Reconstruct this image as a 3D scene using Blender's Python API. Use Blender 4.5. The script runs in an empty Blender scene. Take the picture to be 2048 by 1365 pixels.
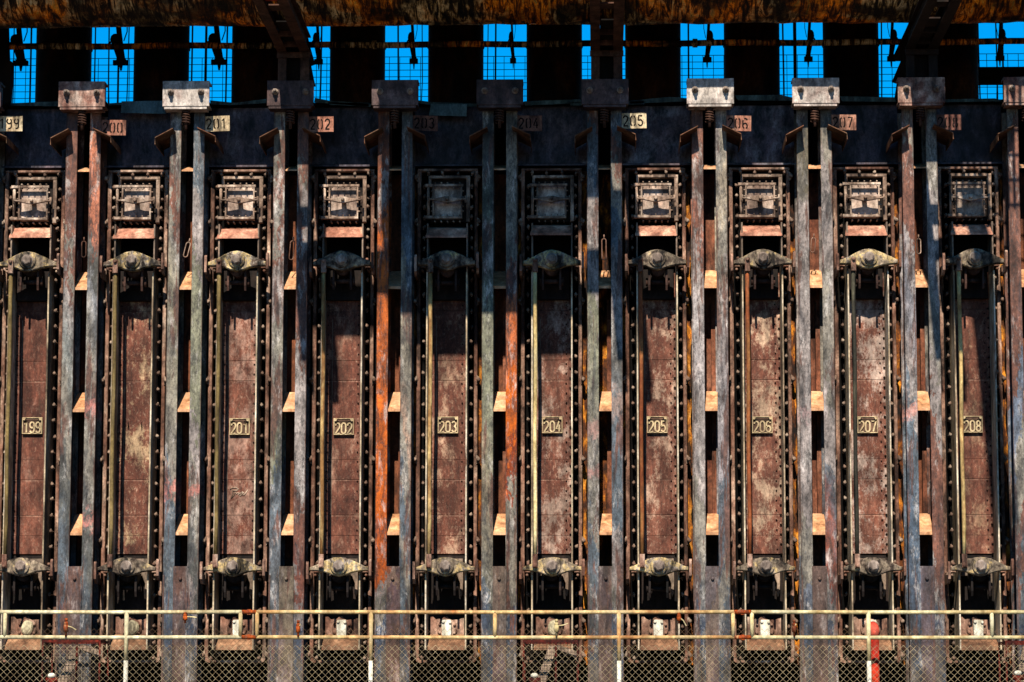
import bpy, math, random
from mathutils import Matrix, Vector
random.seed(7)
sc = bpy.context.scene
COL = sc.collection
PI = math.pi

# ------------------------------------------------------------------ camera
EYE = 1.7
CAM = Vector((0.0, -35.85, EYE))
YAW, PITCH, ROLL, FPX = -0.02887, 0.12997, 0.00125, 6022.0
fh = Vector((math.sin(YAW), math.cos(YAW), 0)); rt = Vector((math.cos(YAW), -math.sin(YAW), 0))
fw = fh*math.cos(PITCH) + Vector((0, 0, math.sin(PITCH)))
up = -fh*math.sin(PITCH) + Vector((0, 0, math.cos(PITCH)))
r2 = rt*math.cos(ROLL) + up*math.sin(ROLL); u2 = up*math.cos(ROLL) - rt*math.sin(ROLL)
cd = bpy.data.cameras.new('camera'); cam = bpy.data.objects.new('camera', cd); COL.objects.link(cam)
M = Matrix((r2, u2, -fw)).transposed().to_4x4(); M.translation = CAM
cam.matrix_world = M
cd.sensor_width = 36; cd.lens = FPX/2048*36; cd.clip_end = 3000; cd.clip_start = .5
sc.camera = cam

# ------------------------------------------------------------------ world, sun, exposure
SX, SZ = 0.078, 0.95            # sun ray: (SX, 1, -SZ)
W = bpy.data.worlds.new('World'); sc.world = W; W.use_nodes = True
nt = W.node_tree; bg = nt.nodes['Background']
sky = nt.nodes.new('ShaderNodeTexSky'); sky.sky_type = 'NISHITA'; sky.sun_disc = False
sky.sun_elevation = math.atan(SZ); sky.sun_rotation = PI + math.atan(SX)
sky.altitude = 600; sky.air_density = 1.0; sky.dust_density = 0.0; sky.ozone_density = 6
hs = nt.nodes.new('ShaderNodeHueSaturation'); hs.inputs['Saturation'].default_value = 1.46
hs.inputs['Hue'].default_value = 0.497
nt.links.new(sky.outputs[0], hs.inputs['Color']); nt.links.new(hs.outputs[0], bg.inputs['Color'])
bg.inputs['Strength'].default_value = 0.074
sl = bpy.data.lights.new('sun', 'SUN'); sl.energy = 5.0; sl.angle = math.radians(.5); sl.color = (1, .90, .75)
so = bpy.data.objects.new('sun', sl); COL.objects.link(so)
so.rotation_euler = Vector((SX, 1, -SZ)).to_track_quat('-Z', 'Y').to_euler(); so.location = (-3, -20, 30)
sc.view_settings.view_transform = 'Standard'; sc.view_settings.look = 'None'
sc.view_settings.exposure = 1.05; sc.view_settings.gamma = 1
sc.cycles.max_bounces = 5; sc.cycles.diffuse_bounces = 2

# ------------------------------------------------------------------ survey helpers: a sight line met with the vertical plane Y
def at(u, v, Y):
    a, b = u-1024, v-682.5
    c, s = math.cos(ROLL), math.sin(ROLL)
    U, V = a*c + b*s, -a*s + b*c
    d = fw*FPX + rt*U - up*V
    return CAM + d*((Y - CAM.y)/d.y)
P = 1.25
X0 = -6.79782
BO = 0.62663
def DX(u, Y, v=850): return at(u, v, Y).x - (X0 + 3*P)          # door-local x read on the fourth door
def DZ(v, Y): return at(687, v, Y).z
def GX(u, Y, v=850): return at(u, v, Y).x - (X0 + BO + 5*P)     # buckstay-local x read on the sixth gap
def GZ(v, Y): return at(1210, v, Y).z

# ------------------------------------------------------------------ object helpers
def tag(o, label=None, cat=None, group=None, kind=None):
    if label: o['label'] = label
    if cat: o['category'] = cat
    if group: o['group'] = group
    if kind: o['kind'] = kind
    return o
def empty(name, loc, label, cat, group=None, rz=0):
    o = bpy.data.objects.new(name, None); COL.objects.link(o); o.location = loc; o.rotation_euler.z = rz
    o.empty_display_size = .2
    return tag(o, label, cat, group)
def copy_tree(o, parent=None):
    c = o.copy(); COL.objects.link(c)
    if parent is not None: c.parent = parent
    for ch in list(o.children): copy_tree(ch, c)
    return c

class MB:
    def __init__(s): s.v = []; s.f = []; s.sm = []
    def add(s, vs, fs, smooth=False):
        b = len(s.v); s.v += [tuple(p) for p in vs]; s.f += [tuple(i+b for i in f) for f in fs]; s.sm += [smooth]*len(fs); return s
    def box(s, x0, x1, y0, y1, z0, z1):
        x0, x1 = min(x0, x1), max(x0, x1); y0, y1 = min(y0, y1), max(y0, y1); z0, z1 = min(z0, z1), max(z0, z1)
        return s.add([(x0,y0,z0),(x1,y0,z0),(x1,y1,z0),(x0,y1,z0),(x0,y0,z1),(x1,y0,z1),(x1,y1,z1),(x0,y1,z1)],
              [(0,3,2,1),(4,5,6,7),(0,1,5,4),(1,2,6,5),(2,3,7,6),(3,0,4,7)])
    def cbox(s, x0, x1, y0, y1, z0, z1, c=.006):           # box with a chamfered front (-Y) face
        x0, x1 = min(x0, x1), max(x0, x1); y0, y1 = min(y0, y1), max(y0, y1); z0, z1 = min(z0, z1), max(z0, z1)
        def ring(y, k): return [(x0+k,y,z0+k),(x1-k,y,z0+k),(x1-k,y,z1-k),(x0+k,y,z1-k)]
        vs = ring(y0, c) + ring(y0+c, 0) + ring(y1, 0)
        fs = [(0,1,2,3)]
        for r in (0, 4):
            for i in range(4): j = (i+1) % 4; fs.append((r+j, r+i, r+4+i, r+4+j))
        fs.append((11,10,9,8))
        return s.add(vs, fs)
    def prism(s, pts, y0, y1, smooth=False, c=0):           # XZ outline, extruded in Y; optional front chamfer towards centroid
        n = len(pts); fs = []
        cx = sum(p[0] for p in pts)/n; cz = sum(p[1] for p in pts)/n
        A = sum(pts[i][0]*pts[(i+1) % n][1] - pts[(i+1) % n][0]*pts[i][1] for i in range(n))
        if A < 0: pts = pts[::-1]
        rings = []
        if c:
            q = []
            for i in range(n):
                a, b, d = Vector(pts[i-1]), Vector(pts[i]), Vector(pts[(i+1) % n])
                e1 = (b-a).normalized(); e2 = (d-b).normalized()
                nn = Vector((-e1.y-e2.y, e1.x+e2.x)); nn = nn.normalized() if nn.length > 1e-6 else Vector((0, 0))
                q.append(b+nn*c)
            rings.append([(p[0], y0, p[1]) for p in q]); rings.append([(p[0], y0+c, p[1]) for p in pts])
        else: rings.append([(p[0], y0, p[1]) for p in pts])
        rings.append([(p[0], y1, p[1]) for p in pts])
        vs = [p for r in rings for p in r]
        fs.append(tuple(range(n)))
        for r in range(len(rings)-1):
            for i in range(n): j = (i+1) % n; fs.append((r*n+j, r*n+i, r*n+n+i, r*n+n+j))
        m = (len(rings)-1)*n
        fs.append(tuple(m+i for i in range(n))[::-1])
        return s.add(vs, fs, smooth)
    def yprism(s, pts, x0, x1):                              # YZ outline extruded along X
        n = len(pts)
        A = sum(pts[i][0]*pts[(i+1) % n][1] - pts[(i+1) % n][0]*pts[i][1] for i in range(n))
        if A > 0: pts = pts[::-1]
        vs = [(x0, p[0], p[1]) for p in pts] + [(x1, p[0], p[1]) for p in pts]
        fs = [tuple(range(n)), tuple(range(n, 2*n))[::-1]] + [((i+1) % n, i, n+i, n+(i+1) % n) for i in range(n)]
        return s.add(vs, fs)
    def tube(s, pts, r, n=8, cap=True, r1=None, closed=False):
        pts = [Vector(p) for p in pts]; k = len(pts); vs = []; prev = None
        for i, p in enumerate(pts):
            if closed: t = pts[(i+1) % k]-pts[i-1]
            else: t = pts[min(i+1, k-1)]-pts[max(i-1, 0)]
            t.normalize()
            if prev is None:
                a = Vector((0, 0, 1)) if abs(t.z) < .9 else Vector((1, 0, 0))
                nrm = t.cross(a).normalized()
            else: nrm = (prev - t*prev.dot(t)).normalized()
            prev = nrm; b = t.cross(nrm)
            rr = r if r1 is None else r+(r1-r)*i/(k-1)
            for j in range(n):
                a = 2*PI*j/n + PI/n; vs.append(p+nrm*math.cos(a)*rr+b*math.sin(a)*rr)
        fs = []
        for i in range(k if closed else k-1):
            q = (i+1) % k
            for j in range(n):
                m = (j+1) % n; fs.append((i*n+j, i*n+m, q*n+m, q*n+j))
        if cap and not closed: fs += [tuple(range(n))[::-1], tuple((k-1)*n+j for j in range(n))]
        return s.add(vs, fs, n > 5)
    def lathe_y(s, cx, cz, prof, n=12, rot=0, smooth=True):   # prof = [(y, r)...] front to back, around a Y axis
        vs = []
        for y, r in prof:
            for j in range(n): a = 2*PI*j/n+rot; vs.append((cx+math.cos(a)*r, y, cz+math.sin(a)*r))
        fs = [tuple(range(n))]
        for i in range(len(prof)-1):
            for j in range(n): m = (j+1) % n; fs.append((i*n+m, i*n+j, i*n+n+j, i*n+n+m))
        fs.append(tuple((len(prof)-1)*n+j for j in range(n))[::-1])
        return s.add(vs, fs, smooth)
    def ball(s, c, r, n=12, sz=1):
        vs = [(c[0], c[1], c[2]-r*sz)]; m = n//2
        for i in range(1, m):
            a = -PI/2+PI*i/m
            for j in range(n): b = 2*PI*j/n; vs.append((c[0]+r*math.cos(a)*math.cos(b), c[1]+r*math.cos(a)*math.sin(b), c[2]+r*sz*math.sin(a)))
        vs.append((c[0], c[1], c[2]+r*sz)); fs = []
        for j in range(n): fs.append((0, 1+(j+1) % n, 1+j)); fs.append((len(vs)-1, 1+(m-2)*n+j, 1+(m-2)*n+(j+1) % n))
        for i in range(m-2):
            for j in range(n): fs.append((1+i*n+j, 1+i*n+(j+1) % n, 1+(i+1)*n+(j+1) % n, 1+(i+1)*n+j))
        return s.add(vs, fs, True)
    def build(s, name, mat, parent=None, loc=None):
        me = bpy.data.meshes.new(name); me.from_pydata(s.v, [], s.f); me.update()
        me.polygons.foreach_set('use_smooth', s.sm)
        if mat: me.materials.append(mat)
        o = bpy.data.objects.new(name, me); COL.objects.link(o)
        if loc is not None: o.location = loc
        if parent is not None: o.parent = parent
        return o

# ------------------------------------------------------------------ materials
def lin(c):
    return tuple(((x/255)/12.92 if x/255 <= .04045 else ((x/255+.055)/1.055)**2.4) for x in c)+(1,)
class NT:
    def __init__(s, name):
        s.m = bpy.data.materials.new(name); s.m.use_nodes = True; s.t = s.m.node_tree; s.b = s.t.nodes['Principled BSDF']
        s.pos = s.t.nodes.new('ShaderNodeNewGeometry').outputs['Position']
    def n(s, typ, **k):
        x = s.t.nodes.new(typ)
        for a, b in k.items(): setattr(x, a, b)
        return x
    def L(s, a, b): s.t.links.new(a, b)
    def mp(s, scale, off=(0, 0, 0)):
        x = s.n('ShaderNodeMapping'); s.L(s.pos, x.inputs[0]); x.inputs['Scale'].default_value = scale; x.inputs['Location'].default_value = off; return x.outputs[0]
    def noise(s, scale, sv=(1, 1, 1), det=4, rough=.6, dist=0, off=(0, 0, 0)):
        x = s.n('ShaderNodeTexNoise'); s.L(s.mp(sv, off), x.inputs['Vector']); x.inputs['Scale'].default_value = scale
        x.inputs['Detail'].default_value = det; x.inputs['Roughness'].default_value = rough; x.inputs['Distortion'].default_value = dist
        return x.outputs[0]
    def ramp(s, fac, stops, interp='LINEAR'):
        x = s.n('ShaderNodeValToRGB'); s.L(fac, x.inputs[0]); e = x.color_ramp.elements; x.color_ramp.interpolation = interp
        stops = sorted(stops, key=lambda q: q[0])
        while len(e) < len(stops): e.new(.5)
        for i, (p, c) in enumerate(stops): e[i].position = p; e[i].color = c if len(c) == 4 else c+(1,)
        return x.outputs[0]
    def math(s, op, a, b=0, c=None):
        x = s.n('ShaderNodeMath', operation=op)
        for i, q in enumerate((a, b) if c is None else (a, b, c)):
            if isinstance(q, (int, float)): x.inputs[i].default_value = q
            else: s.L(q, x.inputs[i])
        return x.outputs[0]
    def mix(s, f, a, b, typ='MIX'):
        x = s.n('ShaderNodeMix', data_type='RGBA', blend_type=typ)
        for i, q in zip((0, 6, 7), (f, a, b)):
            if isinstance(q, (int, float)): x.inputs[i].default_value = q
            elif isinstance(q, tuple): x.inputs[i].default_value = q
            else: s.L(q, x.inputs[i])
        return x.outputs[2]
    def rnd(s):
        return s.n('ShaderNodeObjectInfo').outputs['Random']
    def finish(s, col, rough=.75, bump=None, bd=.003, spec=.3, metal=0.0, grain=.5):
        if hasattr(s, 'gain'): col = s.mix(1.0, col, s.gain, 'MULTIPLY')
        g = s.noise(30, (1, 1, .8), 4, .8)
        gr = s.ramp(g, [(.36, (max(.05, 1-grain*1.1),)*3), (.5, (.88,)*3), (.62, (1.12,)*3)])
        g2 = s.noise(5.5, (1.2, 1, .45), 7, .7, .3, off=(3, 1, 7))
        gr2 = s.ramp(g2, [(.38, (max(.08, 1-grain*1.6),)*3), (.48, (.78,)*3), (.56, (1.05,)*3), (.64, (1.0+grain*1.3,)*3)])
        col = s.mix(1.0, s.mix(1.0, col, gr, 'MULTIPLY'), gr2, 'MULTIPLY')
        h = s.n('ShaderNodeHueSaturation'); h.inputs['Saturation'].default_value = 1.03; h.inputs['Value'].default_value = .82
        s.L(col, h.inputs['Color']); col = h.outputs[0]
        s.L(col, s.b.inputs['Base Color']); s.b.inputs['Roughness'].default_value = rough
        s.b.inputs['Specular IOR Level'].default_value = spec*.5; s.b.inputs['Metallic'].default_value = metal
        bp = s.n('ShaderNodeBump'); bp.inputs['Distance'].default_value = bd; bp.inputs['Strength'].default_value = .8
        s.L(s.math('ADD', g, g2), bp.inputs['Height']); s.L(bp.outputs[0], s.b.inputs['Normal'])
        return s.m
def blotch(name, cols, sc_=3.0, sv=(1, 1, .5), rough=.75, grain=.5, bd=.003, spec=.3, vary=.25, dist=.4, det=6, metal=0):
    """several weathered colours in patches, each object a little different"""
    t = NT(name); r = t.rnd()
    off = t.n('ShaderNodeVectorMath', operation='SCALE'); off.inputs[0].default_value = (31, 17, 53); t.L(r, off.inputs['Scale'])
    ad = t.n('ShaderNodeVectorMath', operation='ADD'); t.L(t.mp(sv), ad.inputs[0]); t.L(off.outputs[0], ad.inputs[1])
    x = t.n('ShaderNodeTexNoise'); t.L(ad.outputs[0], x.inputs['Vector']); x.inputs['Scale'].default_value = sc_
    x.inputs['Detail'].default_value = det; x.inputs['Roughness'].default_value = .65; x.inputs['Distortion'].default_value = dist
    n = len(cols)
    f = t.math('ADD', x.outputs[0], t.math('MULTIPLY', t.math('SUBTRACT', r, .5), vary*.4))
    stops = []
    for i, c in enumerate(cols):
        stops.append((.3+.4*i/(max(1, n-1)), lin(c)))
    t.gain = (.92, .9, .86, 1)
    col = t.ramp(f, stops)
    return t.finish(col, rough, bd=bd, grain=grain, spec=spec, metal=metal)

PANEL = blotch('rust_panel', [(84,50,40), (112,68,54), (126,80,66), (150,108,92), (198,170,146)], 4.2, (1,1,.6), grain=.6, vary=.35, det=9, bd=.005)
def panel_mat(i, patch, pc, thr, dark, seams_z=()):
    t = NT('door_panel_paint_%d' % i)
    sep = t.n('ShaderNodeSeparateXYZ'); t.L(t.pos, sep.inputs[0])
    n1 = t.noise(3, (1, 1, .5), 8, .75, .4, (i*3.7, 1, i))
    col = t.ramp(n1, [(.34, lin((74, 44, 36))), (.46, lin((104, 62, 50))), (.56, lin((120, 76, 62))), (.68, lin((138, 98, 84)))])
    st = t.ramp(t.noise(11, (2.6, 1, .16), 6, .8, .2, (i, 5, i*2)), [(.5, (0, 0, 0)), (.62, (.5,)*3)])
    col = t.mix(st, col, lin((66, 42, 38)))
    p = t.ramp(t.noise(3.3, (1.2, 1, .75), 9, .8, .12, (i*5.3, 2, i*1.9)), [(thr-.035, (0, 0, 0)), (thr+.05, (min(1, patch*.95),)*3)])
    col = t.mix(p, col, lin(pc))
    p2 = t.ramp(t.noise(24, (1.2, 1, .6), 6, .85, .5, (i*2.3, 6, i)), [(.55, (0, 0, 0)), (.62, (patch*.8,)*3)])
    col = t.mix(p2, col, lin((186, 156, 136)))
    if dark:
        p3 = t.ramp(t.noise(2.6, (2, 1, .5), 9, .82, .8, (i*1.3, 3, i*2.9)), [(.56, (0, 0, 0)), (.62, (dark,)*3)])
        col = t.mix(p3, col, lin((62, 58, 46)))
    for z, up_ in seams_z:      # worn, paler steel along the lap of each plate
        d = t.math('ABSOLUTE', t.math('SUBTRACT', sep.outputs[2], z))
        w = t.math('ADD', t.math('DIVIDE', d, .03), t.math('MULTIPLY', t.noise(14, (1, 1, .3), 4, .7, 0, (i, i, up_)), 1.5))
        col = t.mix(t.ramp(w, [(.75, (.75,)*3), (1.15, (0, 0, 0))]), col, lin((160, 124, 108)))
    t.gain = (.84, .83, .82, 1)
    return t.finish(col, .7, bd=.003, grain=.34)
DARK_IRON = blotch('dark_iron', [(46,34,30), (84,64,56), (120,98,84), (142,124,108)], 6, (1,1,.6), grain=.5)
FRAME_RUST = blotch('frame_rust', [(66,44,36), (108,76,64), (148,118,104), (196,172,156)], 4, (1,1,.4), grain=.5)
BLADE = blotch('blade_paint', [(92,78,66), (142,124,104), (192,174,148), (218,206,188), (110,82,66)], 3, (1,1,.3), grain=.35)
BLADE_D = blotch('blade_grey', [(100,92,84), (130,112,100), (158,142,128)], 3, (1,1,.3), grain=.35)
LEVER = blotch('lever_paint', [(58,48,42), (96,84,74), (124,112,98), (140,126,108), (190,166,116), (150,142,134), (92,78,68)], 9, (1,1,1), grain=.6, bd=.006, vary=.6, det=9)
BOLT = blotch('bolt_steel', [(96,84,78), (136,122,114), (162,152,146)], 12, grain=.3)
STUD = blotch('stud_steel', [(74,54,46), (122,100,88), (176,160,146)], 14, grain=.3)
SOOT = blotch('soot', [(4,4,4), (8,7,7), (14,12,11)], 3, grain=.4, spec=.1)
SHADED_RUST = blotch('shaded_rust', [(38,26,24), (64,44,38), (90,66,58)], 6, grain=.45)  # rust darkened to hold the lever's shadow on the upper rollers
SHADE_IRON = blotch('shade_iron', [(20,15,14), (32,24,22), (50,38,34)], 5, grain=.5)  # near-black iron; shade under levers and behind frames put into the colour
SOOTB = blotch('soot_blue_plate', [(44,38,44), (70,66,78), (88,76,84), (126,126,136)], 3.2, (1,1,.6), grain=.55, rough=.5, det=9, vary=.6)
CHUCK = blotch('chuck_plate', [(126,104,96), (172,152,142), (204,188,178)], 5, grain=.4)
CHUCKF = blotch('chuck_frame', [(80,62,54), (146,124,110), (204,186,172)], 7, grain=.4)
HOOD = blotch('hood_rust', [(134,86,70), (188,134,114), (220,180,158)], 4, grain=.35)
LEDGE = blotch('ledge_orange', [(150,104,76), (204,152,114), (222,174,138), (206,166,138)], 7, grain=.22, bd=.003)
SILL = blotch('sill_tan', [(92,64,50), (132,98,76), (164,130,104)], 4, grain=.35)
WHITEP = blotch('white_paint', [(206,204,190), (222,220,208), (176,168,146)], 9, grain=.25)
STONEP = blotch('pale_deposit', [(120,112,92), (168,160,136), (196,188,160)], 12, grain=.45)
TAGM = blotch('tag_brass', [(180,160,128), (206,188,154), (166,140,112)], 9, grain=.25)
TAGF = blotch('tag_face', [(84,64,54), (112,88,74)], 9, grain=.25)
YOKE = blotch('yoke_plate', [(46,32,32), (78,60,60), (104,88,90)], 4, (1,1,.8), grain=.45, vary=.6, rough=.5)  # darkened copy for the yokes in shade
YOKEM = blotch('yoke_plate_rusty', [(84,50,44), (116,78,68), (160,132,122), (188,170,162)], 5, (1,1,.8), grain=.45, vary=.4, rough=.55)
YOKE_LIT = blotch('yoke_plate_lit', [(98,74,66), (160,146,142), (190,182,178), (206,196,190)], 5, (1,1,.8), grain=.4, vary=.4, rough=.5)  # lightened copy for the sunlit yokes
WING = blotch('wing_rust', [(84,52,38), (106,72,54), (122,98,80)], 5, grain=.4)
SIGNC = [blotch('sign_cream', [(150,124,96), (206,186,156), (216,202,174)], 9, grain=.5, vary=.3), blotch('sign_rust', [(110,66,54), (166,116,100), (184,142,124)], 8, grain=.45, vary=.4), blotch('sign_dark', [(84,52,48), (118,80,70), (136,98,84)], 8, grain=.4, vary=.3)]
INNER = blotch('inner_rust', [(72,42,32), (104,62,44), (124,76,54), (88,54,42)], 3, (1,1,.4), grain=.4)
INNER2 = blotch('inner_brown', [(86,46,34), (120,74,56), (144,102,84)], 5, (1,1,.4), grain=.45)
YELLOWI = blotch('yellow_liner', [(24,14,10), (60,32,18), (104,58,26), (190,120,44), (212,160,84)], 11, (1,1,.35), grain=.6, det=9, vary=.1)
BLACK = blotch('black_steel', [(15,13,13), (24,19,17), (34,24,20)], 3, grain=.3, spec=.15)
STAND = blotch('standpipe_iron', [(13,12,14), (26,18,16), (62,32,16), (18,15,16)], 1.5, (1,1,.5), grain=.4, spec=.1)
GIRD = blotch('girder_brown', [(60,38,32), (88,62,52), (76,50,40)], 4, (1,1,.5), grain=.4)
REDC = blotch('cage_red', [(44,16,12), (84,26,18), (110,38,26)], 8, grain=.4)
REDP = blotch('red_paint', [(130,32,26), (170,46,34), (196,76,56)], 6, grain=.3)
PINKP = blotch('pink_red_paint', [(196,62,52), (214,96,80), (206,112,98)], 9, grain=.25)
ORNG = blotch('orange_rust_fitting', [(130,56,30), (186,92,44), (112,50,32), (176,132,94)], 16, grain=.3)
CREAM = blotch('cream_fitting', [(206,196,160), (220,196,140)], 16, grain=.3)
MESHW = blotch('fence_wire', [(150,132,100), (182,166,134), (128,110,84)], 9, grain=.2)
MESHW2 = blotch('fence_wire_rusty', [(84,64,50), (120,96,76), (70,50,40)], 9, grain=.2)
FLASH = blotch('green_flashing', [(44,54,54), (66,82,80), (86,104,100), (52,50,46)], 6, grain=.35)
FLASHB = blotch('blue_flashing', [(84,112,122), (104,134,142)], 10, grain=.3)
CONC = blotch('concrete', [(96,90,82), (120,112,100), (80,72,64)], 2, grain=.4)
GROUND = blotch('gravel_ground', [(70,60,52), (92,80,68), (58,52,48)], .7, grain=.5)

def crust(name, k=1.0):
    t = NT(name)
    n1 = t.noise(16, (1, .16, .16), 7, .75, .9)
    n2 = t.noise(1.1, (1, 1, 1), 3, .6, .5, (5, 2, 1))
    c1 = t.ramp(n1, [(.40, (.003*k,.002*k,.001*k)), (.485, (.02*k,.012*k,.006*k)), (.53, (.30*k,.18*k,.07*k)), (.6, (.55*k,.42*k,.24*k)), (.68, (.06*k,.04*k,.02*k))])
    c2 = t.ramp(n1, [(.40, (.003*k,.002*k,.001*k)), (.48, (.12*k,.03*k,.005*k)), (.55, (.75*k,.2*k,.02*k)), (.62, (.5*k,.28*k,.06*k)), (.7, (.03*k,.012*k,.005*k))])
    f = t.ramp(n2, [(.42, (0, 0, 0)), (.56, (1, 1, 1))])
    n3 = t.ramp(t.noise(1.7, (1, 1, 2), 3, .6, .5, (9, 4, 1)), [(.4, (.08, .08, .08)), (.55, (1, 1, 1))])
    col = t.mix(1.0, t.mix(f, c1, c2), n3, 'MULTIPLY')
    m = t.finish(col, .6, bd=.012, grain=.3)
    return m
CRUST = crust('tar_crust', 1.7)
CRUST2 = crust('tar_crust_small_pipe', 2.2)

# digits as strokes (x 0..1, y 0..2)
def arc(cx, cy, rx, ry, a0, a1, n=8):
    return [(cx+rx*math.cos(math.radians(a0+(a1-a0)*i/n)), cy+ry*math.sin(math.radians(a0+(a1-a0)*i/n))) for i in range(n+1)]
DIG = {
 '0': [arc(.5,1.5,.5,.5,0,180)+arc(.5,.5,.5,.5,180,360)+[(1,1.5)]],
 '1': [[(.12,1.55),(.6,2),(.6,0)]],
 '2': [arc(.5,1.5,.5,.5,180,-20)+[(.9,1.1),(0,0),(1,0)]],
 '3': [arc(.5,1.53,.46,.47,160,-80)+arc(.5,.53,.5,.53,80,-160)],
 '4': [[(.72,0),(.72,1.35)],[(.66,2),(0,.55),(1,.55)]],
 '5': [[(.95,2),(.12,2),(.05,1.1)]+arc(.48,.6,.52,.6,130,-150)],
 '6': [arc(.5,1.5,.5,.5,20,180)+arc(.5,.5,.5,.5,180,360)+arc(.5,.6,.5,.5,0,150)],
 '7': [[(0,2),(1,2),(.35,0)]],
 '8': [arc(.5,1.5,.42,.48,-90,270,14), arc(.5,.52,.5,.52,90,450,14)],
 '9': [arc(.5,.5,.5,.5,200,360)+arc(.5,1.5,.5,.5,0,180)+arc(.5,1.4,.5,.5,180,330)],
}
STEN = {
 '0': [arc(.5,1.5,.5,.5,65,-0)+arc(.5,.5,.5,.5,0,-65), arc(.5,1.5,.5,.5,115,180)+arc(.5,.5,.5,.5,180,245)],
 '1': [[(.15,1.6),(.6,2),(.6,0)]],
 '2': [arc(.5,1.5,.5,.5,175,-20)+[(.9,1.1),(.12,.14)], [(0,0),(1,0)]],
 '3': DIG['3'], '4': DIG['4'], '5': DIG['5'],
 '6': [arc(.5,1.5,.5,.5,20,115), arc(.5,1.4,.5,.5,150,180)+[(0,.5)]+arc(.5,.5,.5,.5,180,245), arc(.5,.5,.5,.55,-65,150)],
 '7': DIG['7'], '8': [arc(.5,1.5,.42,.45,-60,60,8), arc(.5,1.5,.42,.45,120,240,8), arc(.5,.5,.5,.5,-65,65,8), arc(.5,.5,.5,.5,115,245,8)],
 '9': [arc(.5,.5,.5,.5,250,360)+[(1,1.4)]+arc(.5,1.5,.5,.5,0,60), arc(.5,1.5,.5,.5,120,330,12)],
}
def strokes(mb, text, x, z, w, h, gap, y0, y1, th, table):
    for i, ch in enumerate(text):
        for si, st in enumerate(table[ch]):
            y0 -= .0004
            pts = [Vector((x+i*(w+gap)+p[0]*w, z+p[1]*h/2)) for p in st]
            q = [pts[0]]
            for p in pts[1:]:
                if (p-q[-1]).length > th*.12: q.append(p)
            pts = q
            closed = (pts[0]-pts[-1]).length < th*.3
            l = []; r = []
            for j, p in enumerate(pts):
                a = pts[max(j-1, 0)]; b = pts[min(j+1, len(pts)-1)]
                if closed and j in (0, len(pts)-1): a, b = pts[-2], pts[1]
                d = (b-a).normalized(); nn = Vector((-d.y, d.x))*th/2
                l.append(p+nn); r.append(p-nn)
            n = len(pts); vs = []
            for j in range(n):
                vs += [(l[j].x, y0, l[j].y), (r[j].x, y0, r[j].y), (l[j].x, y1, l[j].y), (r[j].x, y1, r[j].y)]
            fs = []
            for j in range(n-1):
                a, b = 4*j, 4*j+4
                fs += [(a, a+1, b+1, b), (a+2, a, b, b+2), (a+1, a+3, b+3, b+1)]
            fs += [(0, 2, 3, 1), (4*n-4, 4*n-3, 4*n-1, 4*n-2)]
            mb.add(vs, fs)

# ------------------------------------------------------------------ ground
g = MB(); g.box(-600, 600, -600, 900, -.3, 0); tag(g.build('ground', GROUND), kind='structure')
BENCH = GZ(1222, -1.9) - 1.15
b = MB(); b.box(-14, 14, -2.35, .10, BENCH-.18, BENCH); b.box(-14, 14, -2.37, -2.25, BENCH-.45, BENCH-.183)
for i in range(-4, 5): b.box(i*3.2-.15, i*3.2+.15, -2.2, -1.9, 0, BENCH-.183)
tag(b.build('bench_platform', CONC), kind='structure')

# ------------------------------------------------------------------ battery wall
ZTOP = GZ(203, .05)
wall = empty('battery_wall', (0, .15, 0), 'long soot-black oven battery wall behind all the doors and buckstays', 'wall')
def wp(mb, name, mat): return mb.build(name, mat, wall, (0, -.15, 0))
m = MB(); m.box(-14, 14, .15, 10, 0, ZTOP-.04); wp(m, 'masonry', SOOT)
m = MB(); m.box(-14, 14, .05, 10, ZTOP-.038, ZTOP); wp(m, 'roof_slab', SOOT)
for k in range(-1, 11):
    xc = X0+k*P
    m = MB(); m.cbox(xc-.43, xc+.43, .115, .148, GZ(327, .1), ZTOP-.045, .004)
    m.box(xc-.44, xc+.44, -.03, .13, GZ(332, 0), GZ(328.5, 0)); wp(m, 'apron_plate', SOOTB)
# ragged flashing along the top
def sheet(name, pts, Y, mat, th=.012):
    m = MB(); m.prism([(at(u, v, Y).x, at(u, v, Y).z) for u, v in pts], Y, Y+th); return wp(m, name, mat)
for pts in ([(20,207),(118,203),(205,208),(260,204),(262,210),(120,213),(22,212)], [(420,201),(470,206),(535,198),(538,206),(460,211),(421,209)],
            [(630,196),(660,202),(742,208),(742,214),(628,205)], [(655,205),(738,206),(737,213),(660,210)], [(830,200),(860,204),(958,208),(958,214),(866,212),(835,206)],
            [(1048,203),(1160,199),(1165,206),(1050,212)], [(1258,202),(1340,194),(1376,197),(1376,203),(1300,206),(1262,208)], [(1140,205),(1290,203),(1288,209),(1140,212)],
            [(1470,191),(1560,190),(1588,196),(1588,202),(1476,201)], [(1680,193),(1790,195),(1792,204),(1684,203)], [(1890,199),(1990,197),(2005,203),(1892,205)]):
    sheet('flashing', pts, -.03, FLASH)
sheet('flashing', [(243,203),(328,202),(331,228),(242,226)], -.10, FLASHB)
sheet('flashing', [(862,208),(934,209),(933,233),(858,231)], -.10, FLASHB)

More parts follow.
